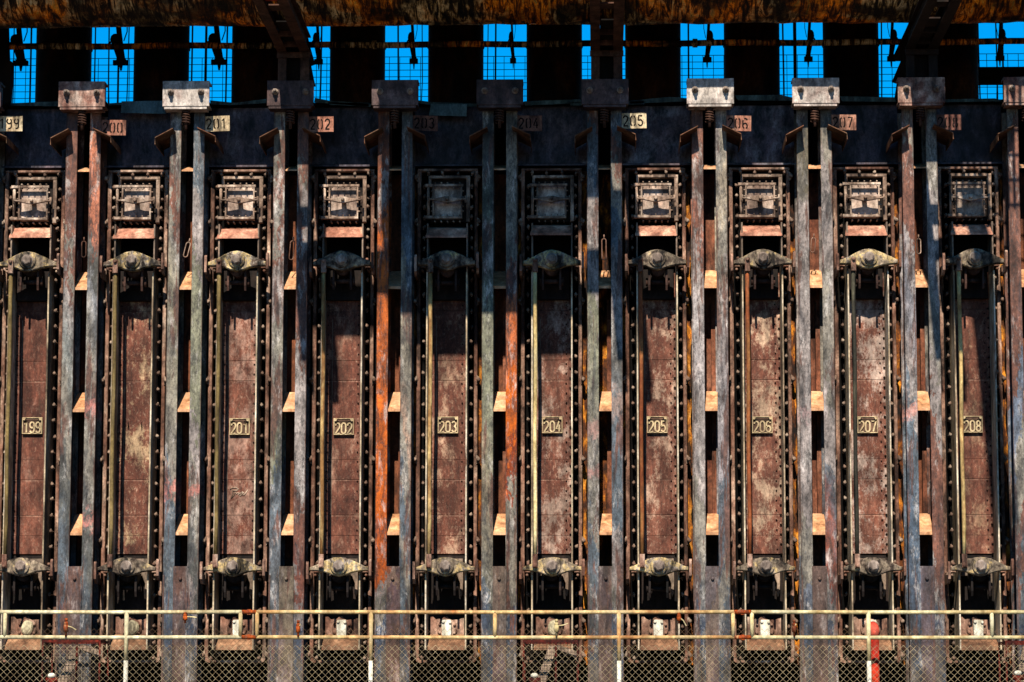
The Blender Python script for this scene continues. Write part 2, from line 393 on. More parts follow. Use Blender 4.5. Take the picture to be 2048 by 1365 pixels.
# ------------------------------------------------------------------ buckstays
LZ = [5.27038+EYE, 3.80416+EYE, 2.34069+EYE]
YB = -.481
def beam_mat(i, stops, blobs=None, xc=0):
    """stops: (row, colour) measured down the beam; the weathering runs along its height"""
    t = NT('beam_paint_%d' % i)
    zt, zb = GZ(205, YB), GZ(1370, YB)
    sep = t.n('ShaderNodeSeparateXYZ'); t.L(t.pos, sep.inputs[0])
    nz = t.noise(3.2, (1.5, 1, .7), 5, .7, .6, (i*3.1, i, i*1.7))
    nx = t.noise(14, (1.6, 1, .5), 4, .7, .3, (i, i*2, 0))
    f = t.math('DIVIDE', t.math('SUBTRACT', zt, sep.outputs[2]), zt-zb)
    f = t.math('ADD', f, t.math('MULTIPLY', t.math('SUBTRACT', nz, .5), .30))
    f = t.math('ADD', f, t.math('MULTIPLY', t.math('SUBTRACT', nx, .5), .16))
    f = t.math('ADD', f, t.math('MULTIPLY', t.math('SUBTRACT', sep.outputs[0], xc), random.choice((-1, 1))*random.uniform(.35, .9)))
    st = []
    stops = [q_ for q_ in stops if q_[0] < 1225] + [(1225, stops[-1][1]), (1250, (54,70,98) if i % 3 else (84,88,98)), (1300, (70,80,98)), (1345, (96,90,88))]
    for v, c in stops: st.append((min(1, max(0, (zt-GZ(v, YB))/(zt-zb))), c))
    q = [st[0]]
    for a, b in zip(st, st[1:]):
        if sum(abs(x-y) for x, y in zip(a[1], b[1])) > 40:
            mid = (a[0]+b[0])/2; q += [(mid-.005, a[1]), (mid+.005, b[1])]
        q.append(b)
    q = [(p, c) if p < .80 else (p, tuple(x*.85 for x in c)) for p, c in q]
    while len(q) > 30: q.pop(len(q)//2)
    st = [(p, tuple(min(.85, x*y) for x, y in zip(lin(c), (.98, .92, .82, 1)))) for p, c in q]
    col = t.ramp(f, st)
    # rust runs, pale scrapes, dark flaking
    s2 = t.ramp(t.noise(3.2, (2.4, 1, .26), 7, .66, .5, (i*7, 1, 8)), [(.55, (0, 0, 0)), (.60, (.9,)*3)])
    col = t.mix(s2, col, lin((92, 56, 42)))
    s3 = t.ramp(t.noise(3.6, (1.6, 1, .4), 8, .72, .6, (i*4, 9, 3)), [(.53, (0, 0, 0)), (.62, (.55,)*3)])
    col = t.mix(s3, col, lin((46, 50, 58)))
    s1 = t.ramp(t.noise(5, (1.6, 1, .5), 8, .78, .4, (i*5, 3, 1)), [(.54, (0, 0, 0)), (.64, (.6,)*3)])
    col = t.mix(s1, col, lin((196, 188, 182)))
    s4 = t.ramp(t.noise(30, (1, 1, .35), 5, .85, .2, (i*3, 7, 2)), [(.52, (0, 0, 0)), (.6, (.7,)*3)])
    col = t.mix(s4, col, lin((50, 46, 46)))
    ed = t.ramp(t.math('ADD', t.math('DIVIDE', t.math('ABSOLUTE', t.math('SUBTRACT', sep.outputs[0], xc)), .07), t.math('MULTIPLY', t.math('SUBTRACT', nx, .5), .6)), [(.84, (0, 0, 0)), (1.0, (.6,)*3)])
    col = t.mix(ed, col, lin((84, 54, 42)))
    if blobs:
        for v0, v1, c in blobs:
            z0, z1 = GZ(v1, YB), GZ(v0, YB); zc = (z0+z1)/2; hh = (z1-z0)/2
            d = t.math('DIVIDE', t.math('ABSOLUTE', t.math('SUBTRACT', sep.outputs[2], zc)), hh)
            w = t.math('SUBTRACT', t.math('MULTIPLY', t.noise(16, (1, 1, .6), 8, .8, .6, (i, 8, i)), 2.4), t.math('ADD', t.math('MULTIPLY', d, .5), .92))
            w = t.ramp(w, [(0, (0, 0, 0)), (.3, (.8, .8, .8))])
            col = t.mix(w, col, lin(c))
    hh = t.n('ShaderNodeHueSaturation'); hh.inputs['Saturation'].default_value = .86 if i not in (8, 11) else 1.05
    t.L(col, hh.inputs['Color'])
    return t.finish(hh.outputs[0], .55, bd=.003, grain=.4, spec=.35)
GY, BL, LV, DG, GN = (124,120,114), (84,98,114), (142,134,136), (88,90,90), (120,122,104)
RB, RO, RD = (112,68,52), (176,96,56), (124,60,38)
PK = (184,102,88)
BC = {
 (-1,0): [(205,GY),(1300,BL)], (-1,1): [(205,GY),(1300,BL)],
 (0,0): [(205,RB),(480,RB),(520,GY),(560,RB),(600,LV),(700,(122,130,134)),(800,GY),(1000,DG),(1080,BL),(1300,BL)],
 (0,1): [(205,RB),(330,RO),(420,RO),(470,RB),(500,DG),(600,(126,130,140)),(700,GY),(900,GY),(1100,DG),(1200,BL),(1300,BL)],
 (1,0): [(205,GY),(300,(134,130,124)),(420,RB),(470,GY),(640,(128,124,108)),(900,GY),(1050,BL),(1290,BL)],
 (1,1): [(205,DG),(340,BL),(400,LV),(480,LV),(560,GN),(800,GN),(860,LV),(1000,GY),(1120,DG),(1290,LV)],
 (2,0): [(205,GY),(300,GY),(360,RB),(440,GY),(480,RB),(520,LV),(700,GY),(900,GN),(960,BL),(1300,(98,104,116))],
 (2,1): [(205,RB),(330,RB),(350,GY),(400,LV),(560,RB),(700,RB),(740,LV),(960,LV),(1040,RB),(1160,RD),(1190,LV),(1300,LV)],
 (3,0): [(205,RB),(330,RB),(370,LV),(400,RB),(460,RO),(640,(172,98,62)),(1000,RO),(1080,(176,92,54)),(1140,RO),(1160,LV),(1300,GY)],
 (3,1): [(205,DG),(420,BL),(640,(116,110,98)),(760,GY),(850,(150,122,106)),(900,GY),(1060,BL),(1130,GY),(1290,BL)],
 (4,0): [(205,(70,76,74)),(560,(88,96,86)),(640,GN),(860,GN),(960,(128,118,100)),(1150,(112,112,104)),(1300,BL)],
 (4,1): [(205,GY),(420,GY),(600,RB),(640,(182,110,80)),(760,RO),(900,RO),(950,RD),(1000,GY),(1300,GY)],
 (5,0): [(205,RB),(330,BL),(400,LV),(540,LV),(700,GN),(860,GY),(1000,GY),(1150,BL),(1300,DG)],
 (5,1): [(205,BL),(320,RB),(380,GY),(480,BL),(600,LV),(760,(112,110,108)),(1000,BL),(1150,LV),(1300,GY)],
 (6,0): [(205,RB),(280,RB),(470,(136,78,56)),(520,LV),(640,(156,150,156)),(900,LV),(1100,GY),(1300,(104,112,126))],
 (6,1): [(205,LV),(300,GY),(420,(150,140,126)),(520,GY),(640,LV),(900,(138,136,148)),(1000,BL),(1200,GY),(1300,BL)],
 (7,0): [(205,DG),(300,(104,98,82)),(380,GY),(440,LV),(700,LV),(1000,LV),(1100,GY),(1300,(96,106,126))],
 (7,1): [(205,DG),(300,GY),(440,LV),(700,GY),(900,LV),(1000,BL),(1060,BL),(1090,RD),(1170,(150,64,32)),(1190,LV),(1300,GY)],
 (8,0): [(205,GY),(290,GY),(330,RB),(470,RB),(510,LV),(600,(126,130,148)),(760,LV),(860,BL),(1100,(72,92,118)),(1300,(70,88,116))],
 (8,1): [(205,DG),(320,GY),(440,LV),(700,GY),(820,LV),(860,RB),(900,LV),(1000,BL),(1050,LV),(1140,RB),(1200,LV),(1300,BL)],
 (9,0): [(205,GY),(330,RB),(500,RB),(720,RB),(800,(96,110,136)),(1000,GY),(1080,RB),(1140,BL),(1300,BL)],
 (9,1): [(205,GY),(1300,BL)],
}
BLOB = {(0,1): [(780,850,PK),(1000,1080,PK)], (1,0): [(940,1010,PK)], (5,0): [(820,900,(150,110,100)),(920,970,(150,104,96))], (1,1): [(960,1000,PK)], (8,0): [(800,850,(176,112,96))], (7,0): [(800,860,(168,134,132))], (5,1): [(760,860,(146,122,112))]}
bxL0, bxL1 = GX(1174.8, YB), GX(1198, YB)       # left flange
bxR0, bxR1 = GX(1223.2, YB), GX(1245.8, YB)
ZF = GZ(1133, YB)
yk0, yk1 = GZ(209, -.72), GZ(158, -.72)
SP = empty('buckstay', (0, 0, 0), 'x', 'buckstay')
def part(mb, name, mat, parent, z=0): return mb.build(name, mat, parent)
beams = []
for (a, b_) in ((bxL0, bxL1), (bxR0, bxR1)):
    m = MB(); c = (a+b_)/2
    m.cbox(a, b_, YB, YB+.02, BENCH, yk0+.03, .004); m.box(c-.008, c+.008, YB+.02, -.02, BENCH+.01, yk0+.02); m.box(a, b_, -.02, .0, BENCH+.01, yk0+.02)
    beams.append(m.build('beam', None, SP))
m = MB(); m.cbox(bxL1-.012, bxR0+.012, YB-.016, YB-.003, BENCH, ZF, .004); m.lathe_y((bxL1+bxR0)/2, GZ(1158, YB), [(YB-.045,.012),(YB-.04,.02),(YB-.016,.022)], 6)
m.box(bxL0-.0, bxL0+.02, YB-.01, YB-.002, BENCH, ZF-.1)
filler = m.build('filler_plate', None, SP)
for z in LZ:
    m = MB(); m.yprism([(-.43, z), (-.43, z+.018), (.0, z+.27), (.0, z+.24)], bxL1-.02, bxR0+.02)
    m.box(bxL1-.02, bxR0+.02, -.445, -.431, z-.012, z+.02)
    m.build('ledge_plate', LEDGE, SP)
z = GZ(338, YB); m = MB(); m.yprism([(-.43, z), (-.43, z+.016), (.0, z+.14), (.0, z+.12)], bxL1-.02, bxR0+.02); m.build('ledge_plate', LEDGE, SP)
m = MB(); m.box(bxL1-.01, bxR0+.01, .12, .145, BENCH, GZ(345, 0)); m.build('back_plate', INNER, SP)
m = MB(); m.box(bxR0-.05, bxR0-.035, .03, .118, GZ(1060, 0), GZ(600, 0)); m.box(bxR0-.05, bxR0+.0, .012, .029, GZ(1060, 0), GZ(600, 0))
m.build('angle_strip', INNER2, SP)
# yoke across the top
yx0, yx1 = GX(1163, -.72, 185), GX(1257, -.72, 185)
m = MB(); m.cbox(yx0, yx1, -.72, -.70, yk0, yk1, .004); m.box(yx0+.002, yx1-.002, -.698, -.46, yk0+.002, yk0+.022); m.box(yx0+.002, yx1-.002, -.698, -.46, yk1-.022, yk1-.002)
m.box(yx0+.03, yx0+.05, -.698, -.46, yk0+.023, yk1-.023); m.box(yx1-.05, yx1-.03, -.698, -.46, yk0+.023, yk1-.023)
m.box(yx0+.02, yx1-.03, -.71, -.50, yk0-.03, yk0-.003)
yoke = m.build('yoke_plate', YOKE, SP)
for u in (1179.5, 1240.5):
    x = GX(u, -.75, 185); z = GZ(180, -.75); m = MB()
    m.lathe_y(x, z, [(-.745,.037),(-.735,.04),(-.722,.04)], 14); m.lathe_y(x, z, [(-.79,.026),(-.785,.031),(-.746,.031)], 6, smooth=False)
    m.lathe_y(x, z, [(-.84,.014),(-.835,.018),(-.79,.018)], 10); m.build('yoke_bolt', BOLT, yoke)
    m = MB(); m.lathe_y(x, z, [(-.69,.026),(2.2,.026)], 8); m.build('tie_rod', BLACK, SP)
xm = (bxL1+bxR0)/2
pts = [(xm+.045*math.cos(a), -.62+.045*math.sin(a), yk0-.03-.018*a/(2*PI)*1.7) for a in [i*PI/5 for i in range(0, 56)]]
m = MB(); m.tube(pts, .010, 6); m.tube([(xm, -.62, yk0-.03), (xm, -.62, yk0-.26)], .02, 8); m.build('spring', GIRD, SP)
# wings: folded sheets left and right
def wing(prof):
    m = MB(); th = .010; y0, y1 = -.74, .02
    pts = prof; n = len(pts)
    lo = [(p[0], p[1]-th*1.1) for p in pts[:-1]] + [(pts[-1][0]-math.copysign(th, pts[-1][0]), pts[-1][1])]
    poly = pts + lo[::-1]
    m.prism(poly, y0, y1); return m.build('deflector_wing', WING, SP)
wing([(GX(1185, -.74, 260), GZ(252, -.74)), (GX(1149.5, -.74, 260), GZ(270.5, -.74)), (GX(1149, -.74, 260), GZ(285, -.74))])
wing([(GX(1234, -.74, 260), GZ(250.5, -.74)), (GX(1271, -.74, 260), GZ(268, -.74)), (GX(1272.5, -.74, 260), GZ(281, -.74))])
GL = {-1: 'grey buckstay beams at the far left edge beside the 199 sign', 0: 'buckstay beam pair between doors 199 and 200, rust-brown above with pink patches below',
 1: 'grey buckstay beam pair between doors 200 and 201 with a bright yoke plate', 2: 'buckstay beam pair between doors 201 and 202 under the left cantilever',
 3: 'buckstay beam pair between doors 202 and 203 with one bright orange rusted beam', 4: 'buckstay beam pair between doors 203 and 204, one greenish and one rust-orange beam',
 5: 'buckstay beam pair between doors 204 and 205 under the middle cantilever', 6: 'buckstay beam pair between doors 205 and 206, brown-topped left beam and pale yoke plate',
 7: 'lavender-grey buckstay beam pair between doors 206 and 207, dark rust low down', 8: 'blue-footed buckstay beam pair between doors 207 and 208 under the right cantilever',
 9: 'brown and blue buckstay beam at the right edge, past door 208'}
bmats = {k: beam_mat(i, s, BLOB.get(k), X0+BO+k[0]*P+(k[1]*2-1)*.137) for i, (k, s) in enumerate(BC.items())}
def is_(o, n): return o.name.split('.')[0] == n
for k in range(-1, 10):
    r = SP if k == -1 else copy_tree(SP)
    r.location = (X0+BO+k*P, 0, 0); tag(r, GL[k], 'buckstay', 'buckstay beam pairs between the oven doors')
    bs = [c for c in r.children if is_(c, 'beam')]
    bs.sort(key=lambda o: o.data.vertices[0].co.x)
    for j, c in enumerate(bs):
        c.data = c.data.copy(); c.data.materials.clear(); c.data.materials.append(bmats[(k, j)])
    for c in r.children:
        if is_(c, 'filler_plate'):
            c.data = c.data.copy(); c.data.materials.clear(); c.data.materials.append(bmats[(k, 0 if k in (8, 4, 3) else 1)] if k not in (2, 7) else bmats[(k-1, 1)])
        if is_(c, 'yoke_plate') and k in (0, 9, 8): c.data = c.data.copy(); c.data.materials.clear(); c.data.materials.append(YOKEM)
        if is_(c, 'back_plate'): c.data = c.data.copy(); c.data.materials.clear(); c.data.materials.append([INNER, INNER2, YELLOWI][{5: 2, 7: 1, 6: 1}.get(k, 0)])
        if is_(c, 'yoke_plate') and k in (1, 6, 7): c.data = c.data.copy(); c.data.materials.clear(); c.data.materials.append(YOKE_LIT)

# stencilled signs
for k in range(-1, 9):
    num = str(200+k); r = empty('number_sign', (X0+BO+k*P, 0, 0), 'stencilled steel sign %s bolted beside the beam top' % num, 'sign', 'stencilled oven number signs')
    dv = {0: 7, 1: 0, 2: 2, 3: 1, 4: 2, 5: -2, 6: 4, 7: 3, 8: 4, -1: -2}[k]
    x0, x1 = GX(1241, -.45, 240), GX(1293, -.45, 240); z1, z0 = GZ(229+dv, -.45), GZ(260+dv, -.45)
    m = MB(); m.cbox(x0, x1, -.455, -.449, z0, z1, .002)
    m.box(x0-.03, x0+.01, -.4485, -.43, z0+.05, z0+.09); p = m.build('sign_plate', SIGNC[{-1:0, 0:1, 1:0, 2:1, 3:2, 4:2, 5:0, 6:1, 7:1, 8:2}[k]], r)
    m = MB(); strokes(m, num, x0+.035, z0+.035, .052, .12, .036, -.458, -.4552, .016, STEN); m.build('digits', BLACK, r)
    tilt = {1: -.035, 0: .012, 3: .02, 6: .022, 2: -.01, 5: -.015, 7: .01}.get(k, .0)
    pc = Vector(((x0+x1)/2, 0, (z0+z1)/2)); o_ = r.location.copy()
    r.matrix_world = Matrix.Translation(o_) @ Matrix.Translation(pc) @ Matrix.Rotation(tilt, 4, 'Y') @ Matrix.Translation(-pc)

# ------------------------------------------------------------------ oven doors
D = empty('oven_door', (0, 0, 0), 'x', 'oven door')
# backing recess box edges
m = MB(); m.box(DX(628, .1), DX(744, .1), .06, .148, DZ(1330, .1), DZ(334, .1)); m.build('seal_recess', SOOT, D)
SY = -.12
sL0, sL1, sR0, sR1 = DX(623.5, SY), DX(631, SY), DX(738.5, SY), DX(745.5, SY)
zt, zb = DZ(338.5, SY), DZ(1326, SY)
m = MB()
m.cbox(sL0, sL1, SY, .02, zb+.06, zt-.031, .006); m.cbox(sR0, sR1, SY, .02, zb+.06, zt-.031, .006)
m.cbox(sL0, sR1, SY, .02, zt-.03, zt, .006)
for sx, a in ((1, sL0), (-1, sR1)):        # rounded lower corners
    w = .047
    out = [(a, zb+.06), (a+sx*w, zb+.06)] + [(a+sx*(w+.03)-sx*.03*math.cos(q), zb+.06-.03*math.sin(q)) for q in (0, .8, 1.57)][1:] + \
          [(a+sx*.08, zb), ] + [(a+sx*.06-sx*.06*math.cos(q), zb+.06-.06*math.sin(q)) for q in (1.57, 1.0, .5)]
    m.prism(out, SY+.001, .02)
m.cbox(sL0+.08, sR1-.08, SY, .02, zb, zb+.03, .006)
m.build('door_frame', FRAME_RUST, D)
clampv = [357, 445.6, 604, 761, 920, 1082, 1243, 1311]
for i, v in enumerate(clampv):
    for s, a in ((-1, sL0), (1, sR1)):
        z = DZ(v, SY); m = MB(); x = a+s*.016
        m.prism([(a-s*.012, z+.06), (a+s*.02, z+.035), (a+s*.034, z), (a+s*.02, z-.035), (a-s*.012, z-.06)], SY-.014, -.04, c=.004)
        m.lathe_y(x, z, [(SY-.075,.010),(SY-.07,.022),(SY-.05,.026),(SY-.014,.026)], 10); m.build('clamp_bolt', STUD, D)
# studs in the channels
sp = .1885
def stud(x, z, d=0):
    m = MB(); m.lathe_y(0, 0, [(-.225,.008),(-.22,.017),(-.205,.021),(-.19,.021)], 8); m.lathe_y(0, 0, [(-.19,.010),(.06,.010)], 6)
    m.box(-.008, .008, -.19, -.17, -.03, .03)
    return m
smesh = None
studs_xy = []
zz = DZ(374, -.2)
xs0, xs1 = DX(637, -.2), DX(732.5, -.2)
z = zz
while z > DZ(1318, -.2):
    for x in (xs0, xs1):
        studs_xy.append((x, z))
    z -= sp*.665 if z > DZ(480, -.2) else sp
for u in (645, 674, 705, 734): studs_xy.append((DX(u, -.2), DZ(348, -.2)))
for u in (655, 690, 712): studs_xy.append((DX(u, -.2), DZ(1306, -.2)))
for x, z in studs_xy:
    if smesh is None:
        o = stud(0, 0).build('stud', STUD, D); smesh = o.data
    else:
        o = bpy.data.objects.new('stud', smesh); COL.objects.link(o); o.parent = D
    o.location = (x, 0, z)
# side blades (channels of the door body)
YBL = -.44
bl = [(-.248, -.226), (.226, .248)]
ztb, zbb = DZ(545, YBL), DZ(1300, YBL)
for s in (-1, 1):
    m = MB()
    x0, x1 = (-.246, -.228) if s < 0 else (.226, .244)
    m.cbox(x0, x1, YBL, .055, zbb, ztb, .004)
    m.build('side_blade', BLADE, D)
    m = MB(); x0, x1 = (x0, x1)
    m.cbox(x0+.0, x1-.0, YBL+.06, .055, ztb+.001, DZ(450, -.3), .004); m.build('upper_blade', BLADE_D, D)
# panel of lapped plates with rivets
seams = [545, 623, 722, 762, 920, 960, 1031, 1072, 1109]
m = MB()
for i in range(len(seams)-1):
    yy = -.004*((i*5) % 3)-.002
    m.cbox(-.2255, .2255, yy, .05, DZ(seams[i+1], 0)+.003, DZ(seams[i], 0), .002)
nplate = len(m.f)
v = 612
while v < 1105:
    for x in (.165, -.20):
        m.lathe_y(x+random.uniform(-.003, .003), DZ(v, 0), [(-.022,.004),(-.018,.009),(-.0,.010)], 6)
    m.lathe_y(.212, DZ(v+9, 0), [(-.03,.004),(-.026,.011),(-.0,.013)], 6)
    v += 19.5
panel = m.build('door_panel', PANEL, D); panel.data.materials.append(BLACK)
for i_, p_ in enumerate(panel.data.polygons): p_.material_index = 1 if i_ >= nplate else 0
# opening and hood
m = MB(); m.box(-.2255, .2255, .02, .055, DZ(544, 0), DZ(445, 0)); m.build('opening_back', SOOT, D)
zt_, zb_ = DZ(454, -.30), DZ(472, -.42)
m = MB()
hw0, hw1 = DX(646, -.3, 460)+.0, DX(724, -.3, 460)
m.add([(hw0+.012,-.05,zt_+.05),(hw1+.0,-.05,zt_+.05),(hw0+.012,-.26,zt_),(hw1,-.26,zt_),(hw0-.012,-.40,zb_+.02),(hw1+.012,-.40,zb_+.02),(hw0-.012,-.41,zb_-.006),(hw1+.012,-.41,zb_-.006),
       (hw0+.012,-.05,zt_+.035),(hw1+.0,-.05,zt_+.035),(hw0+.012,-.25,zt_-.014),(hw1,-.25,zt_-.014),(hw0-.012,-.395,zb_-.006),(hw1+.012,-.395,zb_-.006)],
      [(0,2,3,1),(2,4,5,3),(4,6,7,5),(8,9,11,10),(10,11,13,12),(6,12,13,7),(0,8,10,2),(2,10,12,4),(4,12,6),(1,3,11,9),(3,5,13,11),(5,7,13)])
m.add([(hw1+.013,-.02,zt_+.06),(hw1+.013,-.40,zb_),(hw1+.013,-.02,zb_-.10),(hw1+.022,-.02,zt_+.06),(hw1+.022,-.40,zb_),(hw1+.022,-.02,zb_-.10)],
      [(0,1,2),(5,4,3),(0,3,4,1),(1,4,5,2),(2,5,3,0)])
m.build('hood', HOOD, D)
# levelling door
lc = 0.0
cyF = -.26
C = empty('x', (0, 0, 0), None, None)
bpy.data.objects.remove(C)
m = MB(); m.cbox(-.22, .235, -.08, .055, DZ(446, -.08), DZ(351, -.08), .006)
lv = m.build('leveller_door', SHADE_IRON, D)
fx0, fx1 = DX(650, -.16, 400), DX(733, -.16, 400)
m = MB(); m.cbox(fx0, fx1, -.18, -.081, DZ(358.5, -.16), DZ(353, -.16), .005)
m.cbox(fx1-.045, fx1, -.179, -.081, DZ(445, -.16), DZ(358.6, -.16), .005); m.cbox(fx0, fx0+.03, -.179, -.081, DZ(376, -.16), DZ(358.6, -.16), .005)
m.build('leveller_surround', CHUCKF, lv)
cx0, cx1, cz0, cz1 = DX(657, cyF, 400), DX(716.5, cyF, 400), DZ(438, cyF), DZ(369, cyF)
m = MB(); m.cbox(cx0+.01, cx1-.01, -.17, -.081, cz0+.01, cz1-.01, .01)
ch = m.build('chuck_plate', CHUCK, lv)
m = MB(); t = .02
m.cbox(cx0-.05, cx1+.012, cyF, cyF+.03, cz1-.03, cz1, .004); m.cbox(cx0-.03, cx1, cyF, cyF+.03, cz0, cz0+.028, .004)
m.cbox(cx0, cx0+t, cyF+.004, cyF+.03, cz0+.029, cz1-.031, .004); m.cbox(cx1-t, cx1, cyF+.004, cyF+.03, cz0+.029, cz1-.031, .004)
m.cbox(cx0-.085, cx0-.0, cyF-.02, cyF+.05, cz1-.038, cz1-.002, .006); m.cbox(cx0-.085, cx0-.0, cyF-.02, cyF+.05, cz0-.004, cz0+.032, .006)
for i in range(5):
    x = cx0+.03+(cx1-cx0-.06)*i/4
    m.lathe_y(x, cz1-.045, [(cyF+.0,.004),(cyF+.005,.008),(cyF+.03,.008)], 6); m.lathe_y(x, cz0+.042, [(cyF,.004),(cyF+.005,.008),(cyF+.03,.008)], 6)
    m.lathe_y(x, cz1+.022, [(cyF+.04,.004),(cyF+.045,.010),(-.08,.010)], 6); m.lathe_y(x, cz0-.028, [(cyF+.04,.004),(cyF+.045,.010),(-.08,.010)], 6)
for zz_ in (cz0, cz1):
    for xx in (cx0+.01, cx1-.01): pass
for q in (.22, .36, .62, .8):
    z = cz0+(cz1-cz0)*q
    m.tube([(cx1-.005, cyF+.015, z), (cx1+.022, cyF+.015, z)], .009, 6); m.tube([(cx0+.005, cyF+.015, z), (cx0-.018, cyF+.015, z)], .009, 6)
m.tube([(cx0-.05, cyF+.01, cz0+.03), (cx0-.05, cyF+.01, cz1-.03)], .018, 8)
for a_ in (cx0+.006, cx1-.03): m.box(a_, a_+.02, cyF+.031, -.081, cz1-.028, cz1-.008); m.box(a_, a_+.02, cyF+.031, -.081, cz0+.008, cz0+.026)
m.build('chuck_frame', CHUCKF, lv)
zc = DZ(400.5, -.3); xa, xb = DX(649, -.3, 400), DX(724, -.3, 400); xc = (xa+xb)/2-.003
m = MB(); top = [(xa, zc+.012), (xa+.06, zc+.012), (xc-.07, zc+.026), (xc-.03, zc+.036), (xc+.03, zc+.036), (xc+.07, zc+.022), (xb-.05, zc+.010), (xb, zc+.014)]
bot = [(xb, zc-.006), (xb-.06, zc-.012), (xc+.05, zc-.034), (xc, zc-.042), (xc-.05, zc-.034), (xa+.06, zc-.010), (xa, zc-.006)]
m.prism(top+bot, -.335, -.295, c=.006)
m.lathe_y(xc, zc, [(-.385,.012),(-.38,.02),(-.336,.022)], 8); m.lathe_y(xc, zc, [(-.294,.03),(-.17,.03)], 10)
m.tube([(xa+.005, -.315, zc-.04), (xa+.005, -.315, zc+.045)], .012, 8); m.tube([(xb-.005, -.315, zc-.04), (xb-.005, -.315, zc+.045)], .014, 8)
m.build('latch_bar', CHUCKF, lv)
# levers
def lever(vc, sgn, name):
    ly = -.56; z = DZ(vc, ly); s = 1/168.5*1.0
    if sgn > 0:
        T = [(-58,-4),(-52,-2),(-38,4),(-24,12),(-12,17),(0,19),(12,17),(24,12),(40,5),(52,-1),(58,-3)]
        B = [(58,-11),(44,-12),(26,-15),(12,-20),(0,-22),(-12,-20),(-24,-15),(-40,-12),(-52,-12),(-58,-11)]
    else:
        T = [(-58,-2),(-50,1),(-38,6),(-24,13),(-12,17),(0,18),(12,17),(24,13),(40,6),(52,0),(58,-1)]
        B = [(58,-8),(44,-9),(30,-11),(16,-16),(6,-19),(0,-20),(-6,-19),(-16,-16),(-30,-11),(-44,-9),(-58,-8)]
    m = MB(); m.prism([(x*s, z+q*s) for x, q in T+B], ly, ly+.10, c=.012)
    m.lathe_y(0, z, [(ly-.028,.092),(ly-.022,.10),(ly+.02,.104)], 20)
    m.box(-.10, .10, ly+.101, ly+.16, z-.115, z-.04)
    o = m.build('lever_bar', LEVER, D)
    m = MB(); m.lathe_y(0, z, [(ly-.088,.045),(ly-.078,.058),(ly-.03,.060)], 6, rot=.3, smooth=False); m.lathe_y(0, z, [(ly-.04,.062),(ly-.034,.070),(ly-.029,.070)], 16)
    m.build('centre_bolt', BOLT, o)
    # lugs that hold the lever tips
    for sx in (-1, 1):
        x = sx*(60*s+.012); m = MB()
        z0, z1 = (z-.20, z+.055) if sx < 0 else (z-.16, z+.085)
        prof = [(ly+.01, z0+.03), (ly-.03, z0+.05), (ly-.035, z1-.03), (ly-.01, z1), (ly+.04, z1), (ly+.05, z0+.1), (-.2, z0+.12), (-.12, z0+.0), (ly+.06, z0-.0)]
        m.yprism(prof, x-.014, x+.014)
        m.box(min(x, x-sx*.02), max(x, x-sx*.02)+.001, -.3, -.04, z-.13, z-.06); m.build('lever_lug', FRAME_RUST, D)
    # small fixings behind lever tips
    for sx in (-1, 1):
        m = MB()
        m.cbox(sx*.29-.03, sx*.29+.03, -.30, -.10, z-.06, z+.02, .005); m.lathe_y(sx*.285, z+.04, [(-.33,.01),(-.32,.02),(-.1,.02)], 6)
        m.lathe_y(sx*.30, z-.09, [(-.30,.01),(-.29,.018),(-.1,.018)], 6)
        m.build('lever_bracket', FRAME_RUST, D)
    # prongs and roller under it
    m = MB(); zp = z-.12
    for sx in (-1, 1):
        x = sx*.103
        m.yprism([(-.46, zp+.02), (-.47, zp-.17), (-.45, zp-.23), (-.42, zp-.23), (-.40, zp-.14), (-.30, zp-.05), (-.12, zp), (-.12, zp+.06)], x-.012, x+.012)
        m.tube([(x+sx*.014, -.35, zp-.12), (x+sx*.04, -.35, zp-.12)], .05, 12)
    m.tube([(-.09, -.35, zp-.12), (.09, -.35, zp-.12)], .028, 10)
    m.lathe_y(0, z-.09, [(-.459,.09),(-.20,.09)], 14)
    m.build('latch_roller', SHADED_RUST if sgn > 0 else SHADE_IRON, D)  # lever's cast shadow put into the roller colour, deepest on the lower one
    m = MB()
    if sgn > 0: m.cbox(-.215, .205, -.10, .0, z-.42, z-.06, .006)
    else:
        m.prism([(-.17, z+.115), (.185, z+.115), (.190, z-.14), (.185, z-.30), (.165, z-.34), (.15, z-.30), (.155, z-.18), (.12, z-.09), (-.17, z-.09)], -.12, -.001, c=.004)
    m.build('latch_plate', BLADE_D if sgn < 0 else SHADE_IRON, D)
    return z
zU = lever(519.5, 1, 'a'); zL = lever(1133, -1, 'b')
rx = -.175
m = MB(); zl = zL+.12; zu = zU-.13
n = 9; m.tube([(rx-.02+.004*math.sin(i*1.3), -.55, zl+(zu-zl)*i/n) for i in range(n+1)], .0235, 10)
rod = m.build('rod', None, D)
for zz_, s in ((zU, 1), (zL, -1)):
    m = MB(); a, b_ = (zz_-.16, zz_+.0) if s > 0 else (zz_-.02, zz_+.14)
    x = rx-.02
    m.cbox(x-.030, x+.030, -.60, -.573, a, b_, .005); m.cbox(x-.030, x+.030, -.60+.028, -.53, a if s > 0 else b_-.045, a+.045 if s > 0 else b_, .004)
    zq = b_-.02 if s > 0 else a+.02
    m.lathe_y(x, zq, [(-.632,.010),(-.627,.019),(-.60,.021)], 8)
    m.build('rod_clevis', FRAME_RUST, rod)
# guide strip left of the panel
m = MB(); m.cbox(-.152, -.142, -.02, -.006, DZ(1105, 0), DZ(640, 0), .002); m.build('guide_strip', BLADE_D, D)
